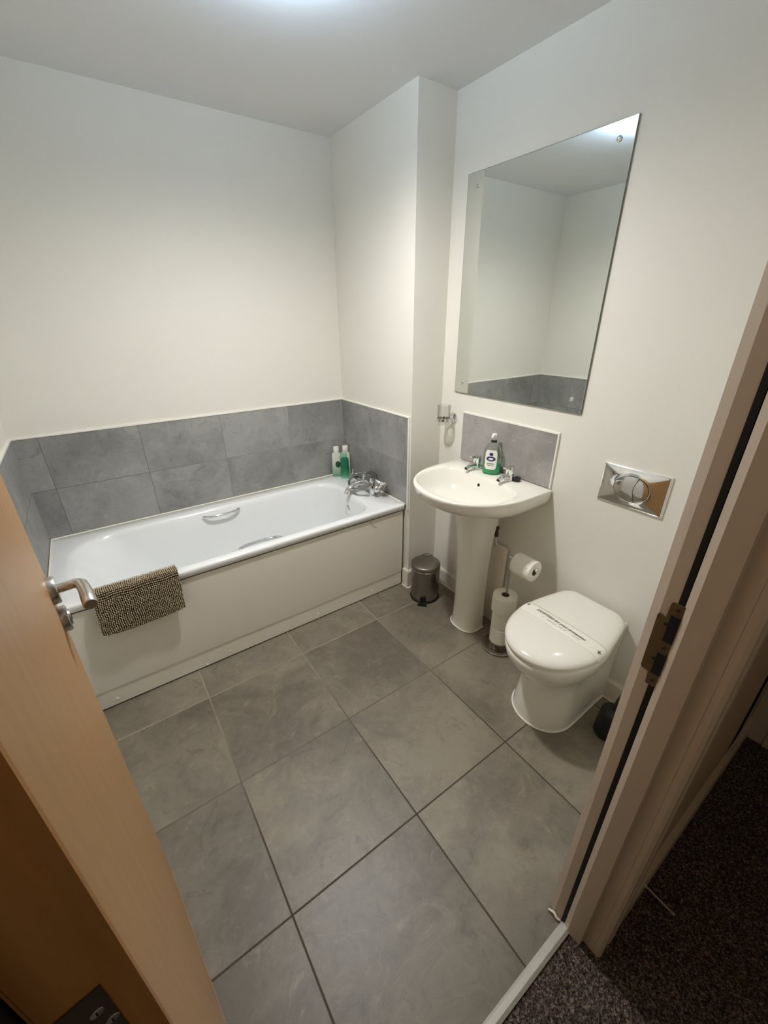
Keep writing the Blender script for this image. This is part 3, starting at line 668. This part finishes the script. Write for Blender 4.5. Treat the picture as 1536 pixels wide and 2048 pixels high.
tube(bm, [(sx_-.006, sy_-.003, ZB+.1322*SS+.033), (sx_-.022, sy_-.010, ZB+.1322*SS+.034), (sx_-.034, sy_-.015, ZB+.1322*SS+.029)], [.0062, .0052, .0045], 12); obj('pump_head', bm, mat('clear_white_plastic', srgb(226, 228, 224), .2), t, 40)

# tumbler holder and tumbler
gy = -.8265; gx = XE-.073
t = thing('tumbler_holder', 'chrome wall ring holder carrying a glass tumbler', 'tumbler holder', (XE, gy, 1.06))
bm = B(); lathe(bm, (XE+.001, gy, 1.062), (-1, 0, 0), [(.029, 0), (.029, .006), (.026, .010), (.010, .012)], 32); obj('rose', bm, M_chrome, t, 40)
bm = B(); tube(bm, [(XE-.011, gy, 1.062), (XE-.0385, gy, 1.062)], .0075, 16); obj('arm', bm, M_chrome, t, 40)
bm = B(); lathe(bm, (gx, gy, 1.055), (0, 0, 1), [(.0342, 0), (.0368, 0), (.0368, .013), (.0342, .013), (.0342, 0)], 40, False, False); obj('ring', bm, M_chrome, t, 40)
bm = B(); lathe(bm, (gx, gy, 1.034), (0, 0, 1), [(.0280, 0), (.0305, .0015), (.0322, .02), (.0334, .045), (.0350, .100), (.0345, .1008), (.0338, .100), (.0318, .045), (.0300, .020), (.0275, .0125), (.010, .0115)], 40)
tag(obj('glass_tumbler', bm, M_glass, None, 50, loc=(gx, gy, 1.034)), 'clear glass tumbler sitting in the chrome wall ring', 'glass')

# ------------------------------------------------------------------ mirror
t = thing('wall_mirror', 'large frameless rectangular mirror above the wash basin', 'mirror', (XE, -1.181, 1.6457))
bm = B(); box(bm, XE-.0082, XE-.002, -1.5311, -.8307, 1.1985, 2.0930, .0007, 1); g_ = obj('mirror_glass', bm, M_mirror, t)
bm = B()
for (y0, y1, z0, z1) in ((-1.5318, -.8300, 2.0930, 2.0938), (-1.5318, -.8300, 1.1977, 1.1985), (-1.5319, -1.5311, 1.1985, 2.0930), (-.8307, -.8299, 1.1985, 2.0930)): box(bm, XE-.0080, XE-.0022, y0, y1, z0, z1)
obj('polished_edge', bm, M_gedge, t)
for y, z in ((-.884, 2.044), (-1.483, 2.046), (-.877, 1.246), (-1.484, 1.249)):
    bm = B(); lathe(bm, (XE-.0080, y, z), (-1, 0, 0), [(.0085, 0), (.0085, .003), (.0065, .0065), (.002, .0078)], 22); obj('dome_screw', bm, M_chrome, t, 40)

# ------------------------------------------------------------------ flush plate
FY0, FY1, FZ0, FZ1 = -1.903, -1.668, .8905, 1.0405; fyc, fzc = (FY0+FY1)/2, (FZ0+FZ1)/2
t = thing('flush_plate', 'chrome dual flush plate with oval button above the toilet', 'flush plate', (XE, fyc, fzc))
bm = B()
def fr_ring(hy, hz, x, N=24):
    out = []
    for sgn in range(4):
        for k in range(N):
            f = k/N*2-1
            out.append(Vector((x, fyc+[f, 1, -f, -1][sgn]*hy, fzc+[-1, f, 1, -f][sgn]*hz)))
    return out
def el_ring(hy, hz, x, N=24):
    out = []
    for sgn in range(4):
        for k in range(N):
            f = k/N*2-1; a = math.radians(-90+90*sgn)+f*PI/4
            out.append(Vector((x, fyc+math.cos(a)*hy, fzc+math.sin(a)*hz)))
    return out
hy, hz = (FY1-FY0)/2, (FZ1-FZ0)/2
def mixr(f, xx, bul):
    A_, C_ = fr_ring(hy-.006, hz-.006, 0), el_ring(.0665, .0525, 0); out = []
    for i, (p, q) in enumerate(zip(A_, C_)):
        s = (i % 24)/24*2-1                                  # pillow each of the four facets between the ridges
        out.append(Vector((xx-bul*abs(s)**2.2*0-bul*(1-abs(s))**.9*math.sin(f*PI)*-1*1.0, p.y+(q.y-p.y)*f, p.z+(q.z-p.z)*f)))
    return out
bm = B(); x0 = XE-.0005
R = [fr_ring(hy, hz, XE+.001), fr_ring(hy, hz, x0-.007), fr_ring(hy-.002, hz-.002, x0-.0092), fr_ring(hy-.006, hz-.006, x0-.0095)]
for f in (.12, .25, .4, .55, .7, .85): R.append(mixr(f, x0-.0095-.006*f, .0010))
R += [el_ring(.0665, .0525, x0-.0158), el_ring(.0650, .0510, x0-.0166), el_ring(.0635, .0495, x0-.0155)]
loft(bm, R, True, False, True); obj('plate', bm, M_chrome, t, 55)
M_pl = mat('flush_rim_white', srgb(225, 222, 214), .3)
bm = B()
for (y0, y1, z0, z1) in ((FY0-.002, FY1+.002, FZ1, FZ1+.003), (FY0-.002, FY1+.002, FZ0-.003, FZ0), (FY0-.003, FY0, FZ0, FZ1), (FY1, FY1+.002, FZ0, FZ1)): box(bm, XE-.006, XE-.0005, y0, y1, z0, z1)
obj('bezel', bm, M_pl, t)
# two buttons share the oval, split by a curved gap
def btn(bm, side):
    N = 36; hyb, hzb = .0618, .0480
    gap = lambda z: fyc-.016+(.011*math.cos(z/hzb*PI*.55)-.004)*1.0
    rows = []
    for i in range(N+1):
        z = -hzb+2*hzb*(i/N)*.998+hzb*.001; e = hyb*math.sqrt(max(0, 1-(z/hzb)**2)); g = gap(z)
        a, b_ = (g+.0009, fyc+e) if side > 0 else (fyc-e, g-.0009)
        if a > b_: a = b_ = (fyc+e if side > 0 else fyc-e)
        row = []
        for j in range(15):
            y = a+(b_-a)*j/14; q = ((y-fyc)/hyb)**2+(z/hzb)**2
            row.append(Vector((x0-.0166-.0030*max(0, 1-q)-.0006*math.sin(j/14*PI)**.5, y, fzc+z)))
        rows.append(row)
    loft(bm, rows, False)
for s, nm in ((1, 'full_flush_button'), (-1, 'half_flush_button')):
    bm = B(); btn(bm, s); obj(nm, bm, M_chrome, t, 60)
bm = B(); lathe(bm, (x0-.0156, fyc, fzc), (-1, 0, 0), [(.030, 0), (.030, .0004)], 40)
for v in bm.verts: v.co.y = fyc+(v.co.y-fyc)*.0632/.030; v.co.z = fzc+(v.co.z-fzc)*.0492/.030
obj('button_gap', bm, M_dark, t)

# ------------------------------------------------------------------ toilet
YW = -1.7735
wc = thing('toilet', 'white back-to-wall toilet with closed lid', 'toilet', (1.65, YW, 0))
def wo(xf, hw, hwall, z, cx, xw=1.9075, n=2.1, N=36, K=8):
    """plan outline: ellipse front joined to the wall by tapering sides"""
    out = []
    for k in range(K):
        f = k/K; s = f*f*(3-2*f); out.append(Vector((xw+(cx-xw)*f, YW+hwall+(hw-hwall)*s, z)))
    for k in range(N+1):
        t_ = PI/2+PI*k/N; c, s = math.cos(t_), math.sin(t_)
        out.append(Vector((cx-abs(c)**(2/n)*(cx-xf), YW+math.copysign(abs(s)**(2/n), s)*hw, z)))
    for k in range(K):
        f = 1-(k+1)/K; s = f*f*(3-2*f); out.append(Vector((xw+(cx-xw)*f, YW-hwall-(hw-hwall)*s, z)))
    return out
bm = B()
R = [wo(1.505, .1255, .1215, .0, 1.635), wo(1.5055, .125, .1215, .02, 1.635), wo(1.522, .118, .1215, .10, 1.640), wo(1.532, .114, .1215, .17, 1.645), wo(1.528, .116, .122, .215, 1.645), wo(1.500, .126, .124, .255, 1.645), wo(1.455, .145, .126, .290, 1.645),
     wo(1.420, .162, .128, .325, 1.645), wo(1.399, .1715, .130, .360, 1.648), wo(1.390, .1755, .131, .390, 1.65), wo(1.391, .175, .131, .402, 1.65), wo(1.397, .171, .128, .4065, 1.65)]
loft(bm, R, True, True, True); obj('pan', bm, M_ceramic, wc, 60)
HB = .134                    # half width of lid and seat at the wall
def half_w(x, xf, hw, xb, cx=1.645, n=2.12):
    if x <= cx: return hw*max(0, 1-abs((cx-x)/(cx-xf))**n)**(1/n)
    f = min(1, (x-cx)/(xb-cx)); zc_ = .055*(xb-cx)/.249; e = min(1, max(0, (x-(xb-zc_))/zc_)); hb = HB*hw/.18
    return hw+(hb-hw)*(f**1.35)-(.040*hw/.18*(1-math.sqrt(max(0, 1-e*e))))
def seat_ring(xf, hw, xb, hb, z, cx=1.645, n=2.12):
    left = []
    N = 26
    for k in range(N):
        t_ = PI/2*(1-k/N); left.append((cx-math.sin(PI/2-t_)*0-(cx-xf)*abs(math.sin(t_))**(2/n), hw*abs(math.cos(t_))**(2/n)))
    for k in range(15):
        f = k/14; x = cx+(xb-cx)*(1-(1-f)**1.8); left.append((x, half_w(x, xf, hw, xb)))
    out = [Vector((x, YW-y, z)) for x, y in left]+[Vector((x, YW+y, z)) for x, y in left[::-1][:-1]]
    return out
bm = B(); loft(bm, [seat_ring(1.398, .171, 1.885, .12, .4070), seat_ring(1.394, .1745, 1.888, .12, .4095), seat_ring(1.394, .1745, 1.888, .12, .4165), seat_ring(1.398, .171, 1.885, .12, .4190)], True, True, True); obj('seat', bm, M_lidw, wc, 50)
LID = [(1.400, .1690, 1.888, .4195), (1.3905, .1785, 1.893, .4205), (1.3885, .1800, 1.894, .4255), (1.3900, .1790, 1.8935, .4310), (1.3945, .1750, 1.892, .4370), (1.4020, .1685, 1.890, .4420), (1.4130, .1590, 1.887, .4460), (1.4290, .1460, 1.882, .4488), (1.4500, .1290, 1.872, .4505), (1.49, .098, 1.84, .4518), (1.54, .064, 1.78, .4526), (1.60, .020, 1.70, .4528)]
bm = B(); loft(bm, [seat_ring(a, h, b_, 0, z) for a, h, b_, z in LID], True, True, True); obj('lid', bm, M_lidw, wc, 50)
for y in (YW-.075, YW+.075):
    bm = B(); tube(bm, [(1.862, y-.018, .4165), (1.862, y+.018, .4165)], .009, 14); obj('lid_hinge', bm, M_lidw, wc, 50)
bead('sealant_bead', [Vector((p.x, p.y, .0025)) for p in wo(1.5025, .128, .124, 0, 1.635, xw=1.8935)], .0035, wc)
for y in (YW-.121, YW+.121):
    s = -1 if y < YW else 1
    bm = B(); lathe(bm, (1.752, YW+s*.1195, .034), (0, s, .02), [(.0085, 0), (.008, .003), (.003, .004)], 18); obj('fixing_screw', bm, M_hinge, wc, 40)
bead('sealant_top', [(1.903, YW-.128, .4085), (1.903, YW+.128, .4085)], .003, wc)

# paper band across the lid
def lid_z(x, y):
    """height of the lid at a plan position, from its own rings"""
    best = .4195
    prev = None
    for a, h, b_, z in LID[2:]:
        d = abs(y-YW)/max(1e-4, half_w(x, a, h, b_)) if a < x < b_ else 2.0
        if d <= 1: best = z; prev = (a, h, b_, z, d)
        else:
            if prev: 
                f = (1-prev[4])/(max(1e-6, (1-prev[4])+(d-1))); best = prev[3]+(z-prev[3])*f
            break
    return best
pb = thing('paper_band', 'white paper band printed SANITISED for your protection across toilet lid', 'paper band', (1.632, YW, .452))
bm = B(); rows = []
for j in range(61):
    u = (j/60*2-1); row = []
    for i in range(7):
        x = 1.590+.070*i/6; hw_here = half_w(x, 1.3885, .18, 1.894)
        y = YW+u*(hw_here+.0006)
        row.append(Vector((x, y, (lid_z(x, y) if abs(u) < .995 else .4270)+.0009)))
    rows.append(row)
rows = [[Vector((p.x, YW+.1810*1.0, .4200)) for p in rows[-1]]]+rows[::-1]+[[Vector((p.x, YW-.1810, .4200)) for p in rows[0]]]
loft(bm, rows, False)
o = obj('band', bm, M_strap, pb, 60); sm = o.modifiers.new('thick', 'SOLIDIFY'); sm.thickness = .0003
def text_mesh(name, body, size, origin, xdir, ydir, m, parent, shear=0, bold=0):
    cu = bpy.data.curves.new(name, 'FONT'); cu.body = body; cu.size = size; cu.align_x = 'CENTER'; cu.align_y = 'CENTER'; cu.shear = shear; cu.offset = bold; cu.resolution_u = 3
    tmp = bpy.data.objects.new(name+'_tmp', cu); COL.objects.link(tmp)
    dg = bpy.context.evaluated_depsgraph_get(); me = bpy.data.meshes.new_from_object(tmp.evaluated_get(dg))
    bpy.data.objects.remove(tmp); bpy.data.curves.remove(cu)
    X, Y = Vector(xdir), Vector(ydir); off = Vector(parent.location); O_ = Vector(origin)
    ws = [v.co.x for v in me.vertices]; 
    for v in me.vertices:
        p = O_+X*v.co.x+Y*v.co.y; z = lid_z(p.x, p.y)+.0016; v.co = Vector((p.x, p.y, z))-off
    me.materials.clear(); me.materials.append(m)
    ob = bpy.data.objects.new(name, me); COL.objects.link(ob); ob.parent = parent; return ob, (min(ws), max(ws))
tx, wd = text_mesh('printed_text', 'SANITISED for your protection', .0168, (1.632, YW+.004, 0), (-.045, -.999, 0), (.999, -.045, 0), M_ink, pb, .25, .0004)
tx['label'] = 'dark grey lettering SANITISED for your protection'
for (y0, y1) in ((.075, .068), (.052, .010), (.002, -.034), (-.060, -.092)):
    bm = B(); y0, y1 = YW+y0, YW+y1
    R = [[Vector((1.6125+.0016*s, y0+(y1-y0)*k/6, lid_z(1.612, y0+(y1-y0)*k/6)+.0015)) for k in range(7)] for s in (-1, 1)]
    loft(bm, R, False); obj('faint_print', bm, M_fink, pb)
for s in (1, -1):
    bm = B(); y = YW+(.1570 if s > 0 else -.1640); x = 1.640 if s > 0 else 1.618
    for (a, b_) in (((-.008, 0), (.009, 0)), ((.001, -.007), (.001, .007))):
        R = []
        for e in (-1, 1):
            row = []
            for k in range(5):
                f = k/4; px, py = x+a[0]+(b_[0]-a[0])*f, y+a[1]+(b_[1]-a[1])*f
                if a[1] == b_[1]: py += e*.0018
                else: px += e*.0018
                row.append(Vector((px, py, lid_z(px, py)+.0022)))
            R.append(row)
        loft(bm, R, False)
    obj('cross_mark', bm, M_ink, pb)

# ------------------------------------------------------------------ pedal bin
bx, by, br = 1.724, -.862, .0850
t = thing('pedal_bin', 'small steel pedal bin with black base by basin pedestal', 'bin', (bx, by, 0))
bm = B(); lathe(bm, (bx, by, .014), (0, 0, 1), [(br*.985, 0), (br, .004), (br, .186), (br*1.015, .190), (br*1.015, .197), (br*.99, .200)], 56); obj('bin_body', bm, M_binsteel, t, 35)
bm = B(); lathe(bm, (bx, by, 0), (0, 0, 1), [(br*1.03, 0), (br*1.04, .004), (br*1.03, .015), (br*.98, .017)], 48); obj('base_ring', bm, M_black, t, 40)
bm = B(); lathe(bm, (bx, by, .2145), (0, 0, 1), [(br*.985, 0), (br*1.01, .002), (br*1.01, .016), (br*.99, .022), (br*.93, .0258), (br*.5, .0285), (br*.05, .0295)], 56); obj('bin_lid', bm, M_lid, t, 40)
pd = Vector((-.735, -.68, 0)).normalized(); pn = Vector((-pd.y, pd.x, 0))
def pbox(bm, a0, a1, w0, w1, z0, z1):
    r = bmesh.ops.create_cube(bm, size=1)
    for q in r['verts']:
        f = q.co.x+.5; w = w0+(w1-w0)*f; q.co = Vector((bx, by, 0))+pd*(a0+(a1-a0)*f)+pn*q.co.y*w+Vector((0, 0, z0+(q.co.z+.5)*(z1-z0)))
bm = B(); pbox(bm, br-.01, br+.028, .036, .050, .004, .013); bmesh.ops.bevel(bm, geom=bm.edges[:], offset=.002, segments=2, affect='EDGES'); obj('pedal', bm, M_black, t, 40)
bm = B()
R = []
for off_, s in ((.0008, 1.0), (.004, .9)):
    ring = []
    for k in range(20):
        a = 2*PI*k/20; w = .019*s*math.cos(a); z = .034+.020*s*math.sin(a); ang = w/br
        d = pd*math.cos(ang)+pn*math.sin(ang); ring.append(Vector((bx, by, z))+d*(br+off_))
    R.append(ring)
loft(bm, R, True, True, True); obj('pedal_slot', bm, M_black, t, 40)
bm = B(); hd_ = []
for k in range(13):
    a = math.radians(-32+64*k/12); d = (-pd)*math.cos(a)+pn*math.sin(a); hd_.append(Vector((bx, by, .222+.022*math.cos(math.radians(-90+180*k/12))))+d*(br*1.015+.004))
tube(bm, hd_, .0022, 8); obj('carry_handle', bm, M_black, t, 60)

# ------------------------------------------------------------------ toilet roll stand and rolls
hx, hyy = 1.757, -1.414
t = thing('toilet_roll_stand', 'chrome freestanding toilet roll stand between basin and toilet', 'toilet roll stand', (hx, hyy, 0))
bm = B(); lathe(bm, (hx, hyy, 0), (0, 0, 1), [(.083, 0), (.085, .004), (.084, .010), (.078, .013), (.060, .014)], 48); obj('base', bm, M_binsteel, t, 40)
bm = B(); lathe(bm, (hx, hyy, .014), (0, 0, 1), [(.0515, 0), (.0515, .026), (.049, .027)], 40); obj('roll_rest', bm, M_binsteel, t, 40)
bm = B(); pth = [(hx+.010, hyy+.003, .0415), (hx+.010, hyy+.003, .30), (hx+.013, hyy+.006, .505), (hx+.014, hyy+.003, .520), (hx+.014, hyy-.006, .527), (hx+.014, hyy-.020, .5275)]
tube(bm, pth, .0062, 14); obj('pole', bm, M_steel, t, 50)
AX = .5175
bm = B(); tube(bm, [(hx+.014, hyy+.016, AX+.010), (hx+.014, hyy-.03, AX+.010), (hx+.014, hyy-.128, AX+.010)], .0062, 14); lathe(bm, (hx+.014, hyy-.126, AX+.010), (0, -1, 0), [(.0095, 0), (.0105, .004), (.009, .010), (.004, .011)], 20); obj('roll_arm', bm, M_chrome, t, 50)
def roll(label, c, ax, R_, h, sag=0):
    t = thing('toilet_roll', label, 'toilet roll', c, 'toilet rolls on the stand')
    c = Vector(c)
    bm = B(); lathe(bm, c, ax, [(.0195, .001), (R_-.004, 0), (R_-.001, .003), (R_, .01), (R_, h-.01), (R_-.001, h-.003), (R_-.004, h), (.0195, h-.001), (.0195, .001)], 44, False, False); obj('tissue', bm, M_paper, t, 50)
    bm = B(); lathe(bm, c, ax, [(.0192, .002), (.0192, h-.002), (.0182, h-.002), (.0182, .002), (.0192, .002)], 32, False, False); obj('core', bm, M_card, t, 50)
    return t
zz = .0412
for lab, R_, h in (('toilet roll at the bottom of the stacked three', .0500, .0945), ('toilet roll in the middle of the stacked three', .0505, .0945), ('loose wide toilet roll on top of the stacked three', .0590, .0945)):
    roll(lab, (hx, hyy, zz), (0, 0, 1), R_, h); zz += h+.0004
tr = roll('horizontal toilet roll hung on the arm of the stand', (hx+.014, hyy-.021, AX-.0015), (0, -1, 0), .0500, .104)
# folded end of the hung roll
bm = B(); rows = []
for j in range(8):
    y = hyy-.045-.065*j/7; row = []
    for i in range(7):
        a = math.radians(150-34*(i/6)*(j/7+.12)); row.append(Vector((hx+.014+.0507*math.cos(a), y, AX-.0015+.0507*math.sin(a))))
    rows.append(row)
loft(bm, rows, False); o = obj('folded_sheet', bm, M_paper, tr, 60); sm = o.modifiers.new('thick', 'SOLIDIFY'); sm.thickness = .0006; sm.offset = 1

# ------------------------------------------------------------------ pipe boxing and valve behind the pedestal
t = thing('pipe_boxing', 'low boxed-in pipe against wall between pedestal and toilet', 'pipe boxing', (1.88, -1.24, 0))
bm = B(); box(bm, 1.8740, 1.8955, -1.294, -1.180, .0, .478, .002); obj('box', bm, M_trim, t, 40)
t = thing('isolating_valve', 'tarnished brass isolating valve on pipe behind basin pedestal', 'valve', (1.862, -1.234, .56))
bm = B(); lathe(bm, (1.862, -1.234, .545), (0, 0, 1), [(.008, -.012), (.0125, -.010), (.0125, .006), (.010, .008), (.010, .030), (.0125, .032), (.0125, .048), (.008, .050)], 6); obj('valve_body', bm, M_copper, t, 30)
bm = B(); lathe(bm, (1.852, -1.234, .562), (-1, -.3, 0), [(.007, 0), (.007, .006), (.003, .008)], 12); obj('screw_slot', bm, M_dark, t, 40)
bm = B(); M_pipe = mat('white_pipe', srgb(214, 210, 200), .4)
tube(bm, [(1.876, -1.234, .4775), (1.864, -1.234, .500), (1.862, -1.234, .535)], .0075, 12); obj('pipe', bm, M_pipe, t, 50)
bm = B(); tube(bm, [(1.862, -1.234, .594), (1.864, -1.232, .64), (1.866, -1.229, .66)], .0075, 12); obj('pipe', bm, M_pipe, t, 50)

# ------------------------------------------------------------------ toilet brush beside the toilet
tb = (1.735, -2.005)
t = thing('toilet_brush', 'black toilet brush holder on floor between toilet and doorway', 'toilet brush', (tb[0], tb[1], 0))
bm = B(); lathe(bm, (tb[0], tb[1], 0), (0, 0, 1), [(.050, 0), (.053, .004), (.052, .03), (.047, .10), (.044, .125), (.040, .128), (.014, .132)], 36); obj('holder', bm, M_black, t, 50)
bm = B(); tube(bm, [(tb[0], tb[1], .130), (tb[0]+.01, tb[1], .17), (tb[0]+.02, tb[1]-.01, .215)], [.009, .008, .010], 14); obj('handle', bm, M_black, t, 50)

# ------------------------------------------------------------------ a hair stuck on the panel
bm = B(); tube(bm, [(1.452, -.6905, .5215), (1.455, -.6906, .508), (1.464, -.6908, .494), (1.478, -.6909, .480), (1.492, -.6910, .470)], .0008, 6)
tag(obj('stray_hair', bm, mat('hair_brown', srgb(120, 108, 84), .6), None, 60, loc=(1.47, -.69, .5)), 'thin stray hair stuck to top of bath panel', 'hair')

# ------------------------------------------------------------------ ceiling light and other light
LX, LY = .985, -1.092
t = thing('ceiling_light', 'round white flush light on the bathroom ceiling', 'ceiling light', (LX, LY, ZC))
bm = B(); lathe(bm, (LX, LY, ZC+.001), (0, 0, -1), [(.020, 0), (.020, .055), (.0625, .0605), (.0625, .066)], 40); obj('light_body', bm, M_white, t, 40)
bm = B(); lathe(bm, (LX, LY, ZC), (0, 0, -1), [(.0215, .036), (.0620, .0590)], 40, False, False); obj('glow_cone', bm, M_ceilglow, t, 40)  # added upward emitter, shaped to imitate bloom on the ceiling
bm = B(); lathe(bm, (LX, LY, ZC-.0652), (0, 0, -1), [(.060, 0), (.060, .0010), (.054, .0016)], 40); obj('diffuser', bm, M_lamp, t, 60)

sl = bpy.data.lights.new('downlight', 'SPOT'); sl.energy = 76; sl.spot_size = math.radians(170); sl.spot_blend = 1.0; sl.shadow_soft_size = .045; sl.color = (1.0, .972, .925)
so = bpy.data.objects.new('downlight', sl); COL.objects.link(so); so.location = (LX, LY, ZC-.115)
ld = bpy.data.lights.new('hall_fill', 'AREA'); ld.energy = 3.0; ld.size = .6; ld.color = (1.0, .80, .56)  # unseen area fill added to warm the hall side of door and frame
lo = bpy.data.objects.new('hall_fill', ld); COL.objects.link(lo); lo.location = (.2, -3.2, 2.36)

w = bpy.data.worlds.new('World'); sc.world = w; w.use_nodes = True
bg = w.node_tree.nodes['Background']; bg.inputs[0].default_value = (1, .85, .7, 1); bg.inputs[1].default_value = .01

# ------------------------------------------------------------------ camera (solved from the photograph)
F = 820.02; yaw, pit, rol = .6101, -.4422, -.0081
f = Vector((math.sin(yaw)*math.cos(pit), math.cos(yaw)*math.cos(pit), math.sin(pit)))
rt = f.cross(Vector((0, 0, 1))).normalized(); up = rt.cross(f)
r2 = rt*math.cos(rol)+up*math.sin(rol); u2 = up*math.cos(rol)-rt*math.sin(rol)
cd = bpy.data.cameras.new('camera'); co = bpy.data.objects.new('camera', cd); COL.objects.link(co)
cd.sensor_fit = 'VERTICAL'; cd.sensor_height = 24; cd.lens = F/2048*24; cd.clip_start = .01
co.matrix_world = Matrix(((r2.x, u2.x, -f.x, .3418), (r2.y, u2.y, -f.y, -2.4122), (r2.z, u2.z, -f.z, 1.5455), (0, 0, 0, 1)))
sc.camera = co
sc.view_settings.view_transform = 'Standard'; sc.view_settings.look = 'None'; sc.view_settings.exposure = 0.0
sc.cycles.max_bounces = 12; sc.cycles.diffuse_bounces = 8; sc.cycles.use_denoising = True
